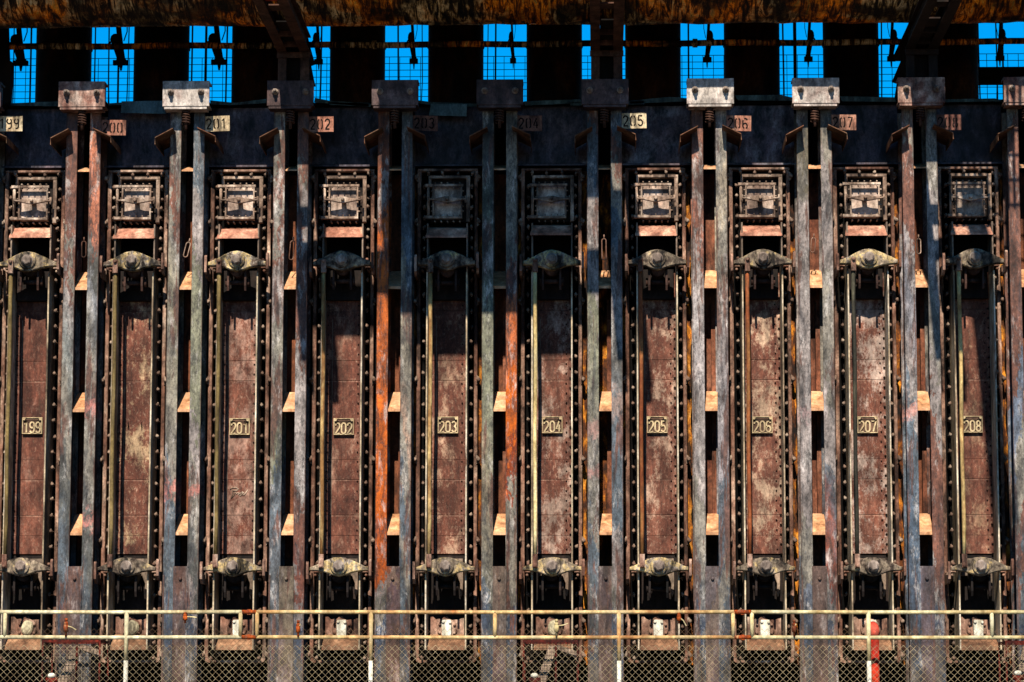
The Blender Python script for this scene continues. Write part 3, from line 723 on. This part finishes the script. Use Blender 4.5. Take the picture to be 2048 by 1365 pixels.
# foot: lower panel with round flange, white block, sill
m = MB(); m.cbox(-.2255, .2255, .01, .05, DZ(1300, 0), DZ(1110, 0), .003); m.build('lower_panel', SHADE_IRON, D)
rz = DZ(1236, -.05); m = MB(); top = []
for i in range(13): top.append((-.20+.40*i/12, rz+random.uniform(-.035, .02)-.05*abs(i-6)/6*0))
m.prism([(-.20, DZ(1278, -.05)), (.20, DZ(1278, -.05))]+top[::-1], -.05, .009, c=.003)
m.lathe_y(0, DZ(1258, -.07), [(-.085,.10),(-.08,.118),(-.051,.118)], 20)
for a in range(6): m.lathe_y(.10*math.cos(a*PI/3+.5), DZ(1258, -.07)+.10*math.sin(a*PI/3+.5), [(-.115,.008),(-.11,.016),(-.085,.016)], 6)
m.build('foot_plate', FRAME_RUST, D)
m = MB(); z1 = DZ(1240, -.15); z0 = DZ(1272, -.15)
m.prism([(-.055, z0), (.055, z0), (.058, z1-.04), (.05, z1), (-.05, z1), (-.06, z1-.05)], -.15, -.086, c=.006)
m.lathe_y(-.04, z1-.025, [(-.17,.01),(-.165,.018),(-.15,.018)], 6); m.lathe_y(.042, z1-.03, [(-.17,.01),(-.165,.018),(-.15,.018)], 6)
m.build('white_block', WHITEP, D)
m = MB(); zs = DZ(1297, -.30)
m.add([(-.20,-.08,zs+.17),(.20,-.08,zs+.17),(-.235,-.30,zs+.022),(.235,-.30,zs+.022),(-.235,-.31,zs-.02),(.235,-.31,zs-.02),(-.20,-.08,zs-.02),(.20,-.08,zs-.02)],
      [(0,2,3,1),(2,4,5,3),(4,6,7,5),(0,6,4,2),(1,3,5,7),(0,1,7,6)])
m.build('door_sill', SILL, D)
# side liners of the jamb
for s in (-1, 1):
    m = MB(); x0, x1 = (sR1+.004, .432) if s > 0 else (-.432, sL0-.004)
    z0, z1 = DZ(1330, .05), DZ(345, .05); n = 60; pts = []
    if s > 0: edge = [(x1-random.uniform(0, .035), z0+(z1-z0)*i/n) for i in range(n+1)]; poly = [(x0, z0)]+edge+[(x0, z1)]
    else: edge = [(x0+random.uniform(0, .035), z1-(z1-z0)*i/n) for i in range(n+1)]; poly = [(x1, z1)]+edge+[(x1, z0)]
    m.prism(poly, .03, .058)
    m.build('jamb_liner', None, D)

SZs = [(DZ(v, 0)-.008, v) for v in (762, 960, 1031)]
PM = [panel_mat(0, .4, (160,124,110), .57, .3, SZs), panel_mat(1, .85, (206,178,144), .56, 0, SZs), panel_mat(2, .6, (178,146,132), .50, .8), panel_mat(3, .5, (190,156,136), .57, 0, SZs),
      panel_mat(4, .65, (208,176,150), .56, 0, SZs), panel_mat(5, .7, (196,172,158), .545, .3, SZs), panel_mat(6, .75, (198,170,150), .55, 0, SZs), panel_mat(7, .8, (200,174,150), .54, 0, SZs),
      panel_mat(8, .7, (208,188,176), .53, 0, SZs), panel_mat(9, .5, (198,166,136), .56, .3, SZs)]
RODM = [blotch('rod_olive', [(88,74,46),(126,108,70),(108,96,72)], 6, (1,1,.3), grain=.3),
        blotch('rod_cream', [(140,104,66),(206,184,130),(222,210,172)], 5, (1,1,.3), grain=.3, vary=1),
        blotch('rod_rust', [(104,52,30),(136,76,48),(150,112,70)], 4, (1,1,.3), grain=.3),
        blotch('rod_black', [(38,38,34),(56,54,46),(96,94,76)], 5, (1,1,.3), grain=.3)]
RK = [0, 0, 0, 1, 1, 1, 2, 2, 3, 1]
DL = ['rusty oven door 199 at the far left, olive rod down its left side', 'oven door 200 with its number plate missing and cream stains on the rust',
      'oven door 201 with an oxidised script casting mark below its number', 'oven door 202 with a cream rod, second right of the missing number plate',
      'oven door 203 with a bright cream rod, upper half in shadow', 'oven door 204 with its upper half in deep blue shadow',
      'oven door 205 with a brown rusted rod', 'oven door 206 with pale patches, brown-grey rod', 'oven door 207 with a black rod', 'oven door 208 at the far right, crossed by a slanting shadow']
doors = []
for k in range(10):
    r = D if k == 0 else copy_tree(D); doors.append(r)
for k, r in enumerate(doors):
    r.location = (X0+k*P, 0, 0); tag(r, DL[k], 'oven door', 'tall coke oven doors in a row')
    for c in r.children:
        if is_(c, 'door_panel'): c.data = c.data.copy(); c.data.materials[0] = PM[k]
        if is_(c, 'rod'): c.data = c.data.copy(); c.data.materials.clear(); c.data.materials.append(RODM[RK[k]])
        if is_(c, 'jamb_liner'):
            c.data = c.data.copy(); c.data.materials.clear(); c.data.materials.append(YELLOWI if 4 <= k else SOOT)
    rr = random.Random(k*13+5)
    for c in r.children:
        if is_(c, 'stud'):
            c.rotation_euler.y = rr.uniform(-.5, .5); c.location.y = rr.uniform(-.02, .03); c.location.x += rr.uniform(-.003, .003); c.location.z += rr.uniform(-.006, .006)
            if rr.random() < .04: c.location.y = .12
        if is_(c, 'rod'): c.location.x = rr.uniform(-.008, .01); c.rotation_euler.y = rr.uniform(-.0015, .0015)
        if is_(c, 'hood'): c.location.z = rr.uniform(-.02, .01); 
        if is_(c, 'lever_bar'):
            for d in c.children: pass
        if is_(c, 'latch_roller'): c.location.x = rr.uniform(-.012, .012); c.location.z = rr.uniform(-.015, .015)
        if is_(c, 'white_block') and k in (0, 1, 5):
            m = MB(); cz = (z1+z0)/2 if False else DZ(1256, -.15)
            ring = [(.068*(1+.12*math.sin(a*2.1+k))*math.cos(a), cz+.095*(1+.08*math.sin(a*3+k))*math.sin(a)) for a in [i*PI/9 for i in range(18)]]
            m.prism(ring, -.135, -.086, c=.02); tmp = m.build('x', STONEP); c.data = tmp.data; bpy.data.objects.remove(tmp)
        if is_(c, 'white_block'): c.location.x = rr.uniform(-.012, .02)
    if k != 1:
        px, pz = rr.uniform(-.006, .006), DZ(852.5, -.03)+rr.uniform(-.010, .010)
        hw, hh = .122, .10
        m = MB(); m.cbox(px-hw, px+hw, -.035, -.013, pz-hh, pz+hh, .003)
        pl = m.build('number_plate', TAGF, r); pl.rotation_euler.y = 0
        m = MB(); t = .009; y0, y1 = -.046, -.0352
        m.cbox(px-hw, px+hw, y0, y1, pz-hh, pz-hh+.012, .003); m.cbox(px-hw, px+hw, y0, y1, pz+hh-.010, pz+hh, .003)
        m.cbox(px-hw, px-hw+.01, y0, y1, pz-hh+.0125, pz+hh-.0105, .003); m.cbox(px+hw-.01, px+hw, y0, y1, pz-hh+.0125, pz+hh-.0105, .003)
        m.box(px-hw+.0105, px-.078, y0, y1, pz+hh-.045, pz+hh-.0105); m.box(px+.078, px+hw-.0105, y0, y1, pz+hh-.045, pz+hh-.0105)
        m.build('plate_rim', TAGM, pl)
        m = MB(); strokes(m, str(199+k), px-.097, pz-.082, .050, .125, .022, -.050, -.0352, .018, DIG); m.build('digits', TAGM, pl)
        m = MB()
        m.tube([(px-.09, -.053, pz+.062), (px+.09, -.053, pz+.062)], .004, 5)
        for s in (-1, 1): m.tube([(px+s*.075, -.05, pz+.085), (px+s*.085, -.065, pz+.06), (px+s*.09, -.05, pz+.035)], .005, 5); m.tube([(px+s*.055, -.053, pz+.055), (px+s*.11, -.053, pz+.062)], .005, 5)
        m.build('wire_tie', BLACK, pl)
    else:
        m = MB(); pz = DZ(849, -.03)
        for x in (-.10, .06): m.tube([(x, .0, pz+.03), (x+.006, -.03, pz), (x+.006, -.02, pz-.035)], .006, 5)
        m.build('wire_hook', BLACK, r)
    if k == 2:   # script casting mark
        S = [(1,11),(6,14),(14,14.5),(19,12),(17,9),(8,8),(6,9),(7,1),(4,-7),(9,-2),(11,4),(13,5),(15,1),(17,4),(20,4),(19,0),(23,3),(27,7),(24,0),(22,-3),(28,1),(31,5),(29,6),(28,2),(31,-1),(35,3),(40,10)]
        m = MB(); pz = DZ(990, 0); m.tube([(-.115+a*.0055, -.010, pz+b_*.006) for a, b_ in S], .007, 6); m.build('casting_mark', CHUCKF, r)

# ------------------------------------------------------------------ hooks hanging in the gaps
for k, (u, v0, v1, tilt) in {0: (168, 483, 515, 0), 1: (374, 485, 515, .25), 2: (584, 482, 520, .1), 5: (1208, 478, 520, 0), 7: (1626, 476, 505, .1), 8: (1837, 478, 508, 0)}.items():
    p0, p1 = at(u, v0, -.38), at(u, v1, -.38); m = MB()
    w = .026; h = (p0.z-p1.z)/2; pts = []
    for i in range(16):
        a = 2*PI*i/16; pts.append((w*math.cos(a)*(1), 0, (h-w)*(1 if math.sin(a) > 0 else -1)+w*math.sin(a)))
    m.tube(pts, .007, 6, closed=True); m.tube([(0, 0, h), (0, .0, h+.05)], .008, 6)
    o = m.build('hook_link', FRAME_RUST, None, (p0.x, -.38, (p0.z+p1.z)/2)); o.rotation_euler.y = tilt
    tag(o, 'long steel link hanging in the gap between doors %d and %d' % (199+k, 200+k), 'link', 'long links hanging between beams')

# ------------------------------------------------------------------ overhead: gas main, small pipe, added shading slab
ym = -.91; R = 1.0
target = at(1210, 176, -.72).z          # where the lower limb of its shade meets the yoke plates
for _ in range(40):
    zc = at(1198, 44, ym).z+R*.995
    el = math.atan(SZ); zs = zc-R*math.cos(el)-SZ*(-.72-(ym-R*math.sin(el)))
    ym -= (zs-target)/SZ*.7
m = MB(); n = 48; L = 15; seg = 150
vs = []; fs = []
L0 = 0
for i in range(seg+1):
    x = -L+2*L*i/seg
    for j in range(n):
        a = 2*PI*j/n; rr = R*(1+.006*math.sin(x*9+j*.9)*math.sin(x*23+j*2.1)+.008*random.uniform(-1, 1)+.006*math.sin(x*1.7+1))
        vs.append((x, math.cos(a)*rr, math.sin(a)*rr))
for i in range(seg):
    for j in range(n): q = (j+1) % n; fs.append((i*n+j, (i+1)*n+j, (i+1)*n+q, i*n+q))
fs += [tuple(range(n)), tuple(seg*n+j for j in range(n))[::-1]]
m.add(vs, fs, True)
o = m.build('gas_main', CRUST, None, (0, ym, zc)); tag(o, 'huge tar-crusted gas collecting main running along the top of the picture', 'pipe')
m = MB(); ys = .55; za = at(60, 95, ys); zb2 = at(1700, 82, ys)
pts = [(-9+18*i/60, 0, .006*math.sin(i*1.1)) for i in range(61)]
m.tube(pts, .040, 10)
zmid = at(960, 89, ys).z
for u, yy in ((560, 0), (748, 0), (1356, 0), (1390, 0)):
    x = at(u, 90, ys).x; m.tube([(x-.03, 0, 0), (x+.03, 0, 0)], .055, 12)
o = m.build('thin_pipe', CRUST2, None, (0, ys, zmid)); tag(o, 'thin tar-crusted pipe running across in front of the standpipes', 'pipe')
zdk = zc+R+.05
m = MB(); m.box(-14, 14, -1.9, 7, zdk, zdk+.12)  # unseen slab added to keep sun and sky off the standpipes
o = m.build('shade_slab', BLACK); tag(o, 'added unseen black slab above the gas main, shading the standpipes', 'shade slab')

# standpipes
S = empty('standpipe', (0, 0, 0), 'x', 'standpipe'); YS = 1.55
zt = zdk-.01; z0 = ZTOP
m = MB(); R1 = .352
def vcyl(m, cx, cy, r, a, b_, n=28):
    vs = [(cx+r*math.cos(2*PI*j/n), cy+r*math.sin(2*PI*j/n), z) for z in (a, b_) for j in range(n)]
    m.add(vs, [(j, (j+1) % n, n+(j+1) % n, n+j) for j in range(n)], True); m.add(vs, [tuple(range(n))[::-1], tuple(range(n, 2*n))])
vcyl(m, 0, 0, R1, z0-.01, zt); m.build('pipe_body', STAND, S)
m = MB(); vcyl(m, 0, 0, R1+.03, z0-.005, z0+.10); m.build('base_ring', STAND, S); m = MB(); vcyl(m, 0, 0, R1+.012, at(1198, 82, YS-.35).z, at(1198, 74, YS-.35).z); m.build('flange_ring', STAND, S)
for k in range(10):
    r = S if k == 0 else copy_tree(S); r.location = (X0+k*P, YS, 0)
    tag(r, 'black standpipe rising above oven door %d' % (199+k), 'standpipe', 'black standpipes on the battery top')

# ball-weight levers in the sky openings
V = empty('valve_lever', (0, 0, 0), 'x', 'valve lever'); yv = .95
s = (yv-CAM.y)/FPX
m = MB()
zb_ = at(1022, 75, yv).z
m.ball((0, 0, zb_), .075); m.tube([(-.02, 0, zb_), (-.085, 0, zb_-.05), (-.10, 0, zb_-.075)], .014, 6); m.build('ball_weight', BLACK, V)
m = MB(); m.tube([(.0, .05, zb_+.35), (.03, .05, zb_+.1), (.06, .05, zb_-.12), (.08, .05, zb_-.24)], .034, 6)
m.tube([(.0, .0, zb_-.02), (.03, 0, zb_-.14), (.06, 0, zb_-.26)], .065, 8, r1=.04)
m.tube([(.10, .0, zb_-.02), (.14, 0, zb_+.1), (.13, 0, zb_+.4)], .008, 5); m.build('lever_arm', BLACK, V)
m = MB(); m.ball((.07, 0, zb_-.28), .07, sz=.8); m.box(-.03, .16, -.03, .03, zb_-.33, zb_-.27); m.tube([(.07, 0, zb_-.3), (.07, 0, zb_-.4)], .028, 6, r1=.012); m.build('clevis', BLACK, V)
for k, (u, sx) in enumerate([(32, 1), (232, 1), (428, 1), (632, .6), (822, .3), (1022, .0), (1420, -.3), (1622, -.4), (1788, -.2), (2005, -.5)]):
    r = V if k == 0 else copy_tree(V); p = at(u, 75, yv); r.location = (p.x, yv, 0); r.rotation_euler.z = 0
    r.scale = (1 if sx > 0 else (-1 if sx < 0 else .15), 1, 1) if sx else (.4, 1, 1)
    if sx and abs(sx) < 1: r.scale = (math.copysign(.55, sx), 1, 1)
    r.scale = (r.scale[0] if abs(r.scale[0]) > .3 else .4, 1, 1)
    tag(r, 'black ball-weight valve lever against the sky, %s from the left' % ['first', 'second', 'third', 'fourth', 'fifth', 'sixth', 'seventh', 'eighth', 'ninth', 'tenth'][k], 'valve lever', 'ball-weight levers hanging in the sky openings')

# wire mesh screen and hanging cables behind
ym2 = 4.5
m = MB(); ztm = at(1198, 112, ym2).z; zbm = at(1198, 215, ym2).z
x = -9.0
while x < 9: m.tube([(x, 0, zbm-ztm), (x, 0, 0)], .0055, 4, cap=False); x += .143
z = 0
while z > zbm-ztm: m.tube([(-9, .008, z), (9, .008, z)], .0055, 4, cap=False); z -= .0925
x = -9.0
while x < 9: m.tube([(x, 0, zbm-ztm), (x, 0, .5)], .013, 6); x += 1.21
o = m.build('mesh_screen', BLACK, None, (0, ym2, ztm)); tag(o, 'black wire mesh screen behind the standpipes against the sky', 'mesh fence')
for i, (u, ww) in enumerate([(28, .008), (190, .01), (218, .01), (256, .008), (384, .012), (410, .008), (453, .012), (642, .012), (797, .012), (845, .007), (975, .007), (991, .012), (1377, .012), (1567, .012), (1590, .024), (1763, .01), (1958, .01), (1994, .01)]):
    p = at(u, 120, 3.4); m = MB(); zz0, zz1 = ZTOP, zdk
    m.tube([(0, 0, zz0), (random.uniform(-.02, .02), 0, zz0+.6), (0, 0, zz0+1.0), (random.uniform(-.02, .02), 0, zz1)], ww, 5)
    o = m.build('hanging_cable', BLACK, None, (p.x, 3.4, 0)); tag(o, 'thin black cable running up across the sky opening', 'cable', 'thin cables in the sky openings')
    o['label'] = 'thin black cable across the sky, %s from the left' % ['1st','2nd','3rd','4th','5th','6th','7th','8th','9th','10th','11th','12th','13th','14th','15th','16th','17th','18th'][i]
m = MB(); xa_, xb_ = at(1885, 150, 3.0).x, at(2060, 150, 3.0).x; m.box(xa_, xb_, 3.0, 3.15, at(1990, 166, 3).z, at(1990, 135, 3).z)
o = m.build('cross_beam', BLACK); tag(o, 'black steel cross beam behind the last standpipe on the right', 'beam')

# cantilevers
Cn = empty('cantilever', (0, 0, 0), 'x', 'cantilever')
zl = GZ(104, -.55); yend = -4.4
c0, c1, d0, d1 = GX(1181, -.55, 120), GX(1200, -.55, 120), GX(1226, -.55, 120), GX(1246, -.55, 120)
for a, b_ in ((c0, c1), (d0, d1)):
    m = MB(); m.box(a, b_, yend, -.50, zl, zl+.016); m.box((a+b_)/2-.008, (a+b_)/2+.008, yend, -.50, zl+.0165, zl+.20); m.box(a, b_, yend, -.50, zl+.2005, zl+.216); m.build('side_rail', GIRD, Cn)
for (y0, y1) in ((-1.95, -.5), (-2.75, -2.50), (-3.2, -2.95)):
    m = MB(); m.box(c1+.001, d0-.001, y0, y1, zl+.05, zl+.066); m.build('tie_plate', BLACK if y0 > -2 else GIRD, Cn)
for a, b_ in ((c0, c1), (d0, d1)):
    m = MB(); m.box(a+.006, b_-.006, -.60, -.58, yk1+.01, zl-.001); m.box((a+b_)/2-.006, (a+b_)/2+.006, -.579, -.50, yk1+.01, zl-.001); m.build('post', GIRD, Cn)
m = MB(); m.box(c1-.03, d0+.03, -.49, -.47, yk1-.1, zl+.3); m.build('web_plate', BLACK, Cn)
for y_ in (-.95, -1.5):
    m = MB(); m.box(c1+.001, d0-.001, y_-.02, y_+.02, zl-.012, zl+.049); m.build('cross_bar', GIRD, Cn)
m = MB(); m.box(c0-.006, d1+.006, -.63, -.602, zl-.07, zl-.002); m.build('head_plate', GIRD, Cn)
for k, w_ in ((2, 'left'), (5, 'middle'), (8, 'right')):
    r = Cn if k == 2 else copy_tree(Cn); r.location = (X0+BO+k*P, 0, 0)
    tag(r, 'dark brown steel cantilever reaching towards the viewer, %s one of the three' % w_, 'cantilever', 'cantilever beams under the gas main')
GIRK = blotch('cantilever_black', [(20,16,15), (34,26,24), (46,32,28)], 4, grain=.35)
for c in r.children:
    if not is_(c, 'web_plate'): c.data = c.data.copy(); c.data.materials.clear(); c.data.materials.append(GIRK)
for c in Cn.children:
    if is_(c, 'tie_plate') and min(v.co.y for v in c.data.vertices) < -3: c.data = c.data.copy(); c.data.materials.clear(); c.data.materials.append(REDP)
def slab(name, pts, Y, th, label, cat):
    m = MB(); m.prism([(at(u, v, Y).x, at(u, v, Y).z) for u, v in pts], Y, Y+th); o = m.build(name, BLACK); tag(o, label, cat)
slab('stair_stringer', [(1870,30),(1870,206),(1788,206),(1794,166),(1784,163),(1802,121),(1784,118),(1812,58),(1824,30)], .35, .06, 'black stepped steel stringer beside the right cantilever', 'stringer')
slab('steel_column', [(-30,30),(14,30),(17,120),(24,124),(20,206),(-30,206)], .5, .12, 'black steel column at the far left against the sky', 'column')
slab('gusset', [(598,30),(614,30),(612,60),(622,100),(630,128),(622,131),(629,166),(600,166)], .35, .05, 'black steel gusset beside the left cantilever', 'gusset')
# gantry between them, out over the track: it casts the block of shade on the middle doors
def occ(u, v, Y, v_=None):
    """point at depth Y whose sun ray lands where the sight line (u,v) meets the beam fronts"""
    p = at(u, v, YB); d = YB-Y
    return Vector((p.x-SX*d, Y, p.z+SZ*d))
yg = -4.5
Gt = empty('gantry', (0, yg, 0), 'overhead gantry girder with a cabin, carried by the cantilevers', 'gantry')
a = occ(596, 590, yg); b2 = occ(1248, 517, yg)
m = MB(); m.box(a.x, b2.x, 0, .12, a.z, b2.z); m.build('girder', GIRD, Gt)
a = occ(776, 625, yg); b2 = occ(1150, 250, yg)
m = MB(); m.box(a.x, b2.x, -.02, 1.2, a.z-.0, b2.z+.9); m.build('cabin', GIRD, Gt)
a = occ(1150, 398, yg); b2 = occ(1206, 200, yg)
m = MB(); m.box(a.x+.001, b2.x, 0, .1, a.z, b2.z+.9); m.build('end_plate', GIRD, Gt)
a = occ(1228, 612, yg); b2 = occ(1248, 410, yg)
m = MB(); m.box(a.x, b2.x, .121, .2, a.z, b2.z); m.build('hanger', GIRD, Gt); m = MB(); a = occ(596, 628, yg); b2 = occ(616, 517, yg); m.box(a.x, b2.x, .121, .2, a.z, b2.z); m.build('hanger', GIRD, Gt)
# slanted pipe whose shade crosses door 208
def occp(u, v, Y, YP=0.0):
    p = at(u, v, YP); d = YP-Y; return Vector((p.x-SX*d, Y, p.z+SZ*d))
m = MB(); m.tube([occp(1945, 430, -5.5), occp(1972, 700, -5.2), occp(2012, 1120, -7.2)], .13, 12)
o = m.build('inclined_pipe', GIRD); tag(o, 'inclined pipe high over the right end of the battery', 'pipe')
m = MB(); a = occ(2035, 1400, -6); b2 = occ(2300, 100, -6)
m.box(a.x, b2.x, -6, -5.9, a.z+1.5, b2.z+1)
# grating shading the far right top
a = occ(1900, 420, -3.2); b2 = occ(2070, 160, -3.2)
m = MB(); x = a.x
while x < b2.x: m.box(x, x+.035, -3.2, -3.17, a.z, b2.z+.5); x += .075
z = a.z
while z < b2.z+.5: m.box(a.x, b2.x, -3.165, -3.15, z, z+.03); z += .30
o = m.build('grating', GIRD); tag(o, 'steel grating panel overhead at the right end', 'grating')

# ------------------------------------------------------------------ railing
YR = -1.9
ztr, zmr = at(1198, 1224.5, YR).z, at(1198, 1275, YR).z
def rail_mat(i, c0_, c1_, c2_):
    return blotch('rail_paint_%d' % i, [c0_, c1_, c2_], 2.2, (1,1,1), grain=.25, vary=0)
RM = [rail_mat(0, (170,140,96), (218,208,170), (228,222,196)), rail_mat(1, (164,104,62), (214,184,132), (228,214,176)), rail_mat(2, (170,136,84), (212,200,156), (212,210,190))]
def XR(u): return at(u, 1250, YR).x
secs = [(-40, 483, 0, [(10, 0), (253, 1), (481, 0)]), (513, 1468, 1, [(514, 0), (742, 1), (990, 0), (1238, 1), (1466, 0)]), (1503, 2100, 2, [(1504, 0), (1737, 1), (1984, 0)])]
names = ['cream', 'orange-yellow, rusty', 'pale']
for i, (a, b_, mi, posts) in enumerate(secs):
    r = empty('railing', (XR((a+b_)/2), YR, 0), ['cream tube railing section at the left', 'yellow and rust-orange tube railing section in the middle', 'pale green-cream tube railing section at the right'][i], 'railing', 'tube railing sections along the bench')
    ox = r.location.x
    for z in (ztr, zmr):
        m = MB(); m.tube([(XR(a)-ox, 0, z), ((XR(a)+XR(b_))/2-ox, 0, z-.004), (XR(b_)-ox, 0, z)], .0225, 12); m.build('rail_tube', RM[mi], r)
    for u, full in posts:
        zz0 = BENCH if full else zmr
        m = MB(); x = XR(u)-ox; zw = GZ(1322, YR)
        if full:
            m.tube([(x, 0, zw), (x, 0, ztr)], .0245, 12); m.build('post', RM[mi], r)
            m = MB(); m.tube([(x, 0, zz0), (x, 0, zw-.001)], .0252, 12); m.build('post_foot', WHITEP, r)
        else: m.tube([(x, 0, zz0), (x, 0, ztr)], .0225, 12); m.build('post', RM[mi], r)
for a, b_, w_ in ((484, 512, 'left'), (1469, 1502, 'right')):
    m = MB(); 
    for z in (ztr, zmr): m.tube([(XR(a), 0, z), (XR(b_), 0, z)], .0235, 12)
    for z in (ztr, zmr): m.box((XR(a)+XR(b_))/2-.02, (XR(a)+XR(b_))/2+.02, -.01, .01, z-.03, z+.03)
    o = m.build('rail_coupling', ORNG, None, (0, YR, 0)); tag(o, 'orange rusted coupling joining two railing sections, %s one' % w_, 'coupling', 'rusted rail couplings')

# chain link
def chain(name, Y, vtop, pitch, r, mat, label, ph=0, low=None):
    m = MB(); zt_ = at(1198, vtop, Y).z; z0 = at(1198, low, Y).z if low else BENCH-.1
    x = -7.2; i = 0; hp = pitch/2
    nseg = int((zt_-z0)/hp)
    while x < 7.4:
        pts = []
        for j in range(nseg+1):
            sgn = 1 if (j+i) % 2 else -1
            pts.append((x+sgn*pitch*.255+.0012*math.sin(j*3.1+i), (0.003 if j % 2 else -.003), zt_-j*hp+.0015*math.sin(i*1.9)))
        m.tube(pts, r, 4, cap=False); x += pitch/2; i += 1
    # sm off for crisp wires
    o = m.build(name, mat, None, (0, Y, 0)); tag(o, label, 'fence', 'chain-link fences'); return o
chain('chain_link_fence', YR+.03, 1258, .066, .0019, MESHW2, 'rusty chain-link strip behind the middle rail', low=1300)
chain('chain_link_fence', -2.30, 1291, .074, .0026, MESHW, 'pale chain-link mesh in front, lower than the railing')

# small valves on the rail
def valve(u, v0, v1, mat, handle, label, hang):
    zt_, zb_ = at(u, v0, YR).z, at(u, v1, YR).z; x = XR(u); m = MB(); h = zt_-zb_
    m.tube([(0, -.01, 0), (0, -.01, h)], .012, 8); m.tube([(0, -.01, h*.25), (0, -.01, h*.65)], .026, 8); m.ball((0, -.01, h*.72), .024, 10)
    m.tube([(0, -.01, h*.84), (0, -.01, h*.98)], .018, 6)
    r = m.build('air_valve', mat, None, (x, YR-.02, zb_)); tag(r, label, 'valve', 'small valves on the railing')
    m = MB(); m.tube([(0, -.01, h*.6), (handle[0]*.6, -.03, h*.6+handle[1]*.4), (handle[0], -.03, h*.6+handle[1])], .006, 5); m.build('handle', mat if mat is not ORNG else CREAM, r)
valve(133, 1237, 1274, ORNG, (.12, -.05), 'orange rusted valve standing on the rail, leftmost', 0)
valve(371, 1225, 1247, ORNG, (.13, -.01), 'orange and cream valve hanging under the top rail, left of door 201', 1)
valve(597, 1241, 1274, ORNG, (.03, .03), 'orange rusted valve standing on the rail between doors 201 and 202', 0)
valve(1113, 1239, 1274, CREAM, (.13, .03), 'cream valve with a side handle standing on the rail at door 204', 0)
valve(1358, 1226, 1248, ORNG, (.08, -.10), 'orange valve hanging under the top rail at door 205', 1)
valve(1588, 1240, 1274, ORNG, (.02, .03), 'orange rusted valve standing on the rail between doors 206 and 207', 0)

# thick red pipe
p = at(1749, 1256, -1.3); m = MB()
m.tube([(0, 0, BENCH), (0, 0, p.z-.05)], .050, 16); r = m.build('red_pipe', REDP, None, (p.x, -1.3, 0)); tag(r, 'thick red standing pipe with a pink elbow beside door 207', 'pipe')
m = MB(); m.tube([(0, 0, p.z-.10), (0, 0, p.z-.03), (-.004, .02, p.z+.0), (-.01, .07, p.z+.02), (-.02, .16, p.z+.02)], .056, 16); m.build('elbow', PINKP, r)

# red meshed cages
def cage(u0, u1, vt, label):
    Y0, Y1 = -1.35, -.75; a, b_ = at(u0, vt, Y0), at(u1, vt, Y0); w = b_.x-a.x; zt_ = a.z; z0 = BENCH
    r = empty('red_cage', (a.x, Y0, 0), label, 'cage', 'red meshed cages'); D_ = Y1-Y0
    m = MB(); t = .010
    for x in (0, w*.45 if False else w): 
        for y in (0, D_): m.box(x-t, x+t, y-t, y+t, z0, zt_)
    m.box(t+.001, w-t-.001, -t, t, zt_-.03, zt_); m.box(t+.001, w-t-.001, D_-t, D_+t, zt_-.03, zt_); m.box(-t, t, t+.001, D_-t-.001, zt_-.03, zt_); m.box(w-t, w+t, t+.001, D_-t-.001, zt_-.03, zt_)
    m.box(w*.6-.012, w*.6+.012, -t-.003, t-.003, z0, zt_-.031)
    m.build('cage_frame', REDC, r)
    m = MB(); x = .02
    while x < w-.02: m.tube([(x, 0, zt_-.75), (x, 0, zt_-.03)], .003, 4, cap=False); m.tube([(x, 0, zt_+.004), (x, D_, zt_+.004)], .003, 4, cap=False); x += .04
    z = zt_-.06
    while z > zt_-.75: m.tube([(0, -.004, z), (w, -.004, z)], .003, 4, cap=False); z -= .04
    m.build('cage_mesh', BLACK, r)
    m = MB()
    m.add([(w*.22,.1,zt_-.50),(w*.40,.1,zt_-.50),(w*.62,.3,zt_-.06),(w*.46,.3,zt_-.06),(w*.22,.12,zt_-.51),(w*.40,.12,zt_-.51),(w*.62,.32,zt_-.07),(w*.46,.32,zt_-.07)],
          [(0,1,2,3),(7,6,5,4),(0,4,5,1),(1,5,6,2),(2,6,7,3),(3,7,4,0)])
    m.add([(w*.55,.15,zt_-.08),(w*.98,.15,zt_-.20),(w*.98,.3,zt_-.12),(w*.6,.3,zt_-.04),(w*.55,.16,zt_-.09),(w*.98,.16,zt_-.21),(w*.98,.31,zt_-.13),(w*.6,.31,zt_-.05)],
          [(0,1,2,3),(7,6,5,4),(0,4,5,1),(1,5,6,2),(2,6,7,3),(3,7,4,0)])
    m.build('pale_sheet', BLADE_D, r)
    return r
cage(86, 200, 1280, 'red wire-mesh cage at lower left under the railing')
cage(1047, 1155, 1280, 'red wire-mesh cage in front of door 204')
cage(2012, 2100, 1282, 'red wire-mesh cage cut by the right edge')
for u, v, l in ((103, 1357, 'left'), (1069, 1357, 'middle'), (2036, 1352, 'right')):
    p = at(u, v, -1.7); m = MB(); m.tube([(0, 0, BENCH-p.z), (0, 0, -.02)], .035, 10); m.tube([(-.06, 0, -.02), (.07, 0, -.02)], .03, 10)
    r = m.build('hose_valve', REDC, None, (p.x, -1.7, p.z)); tag(r, 'red hose valve with white cap at the bottom edge, %s one' % l, 'valve', 'red hose valves')
    m = MB(); m.ball((0, 0, .03), .045, 10, sz=.7); m.build('cap', WHITEP, r)

bpy.context.view_layer.update()
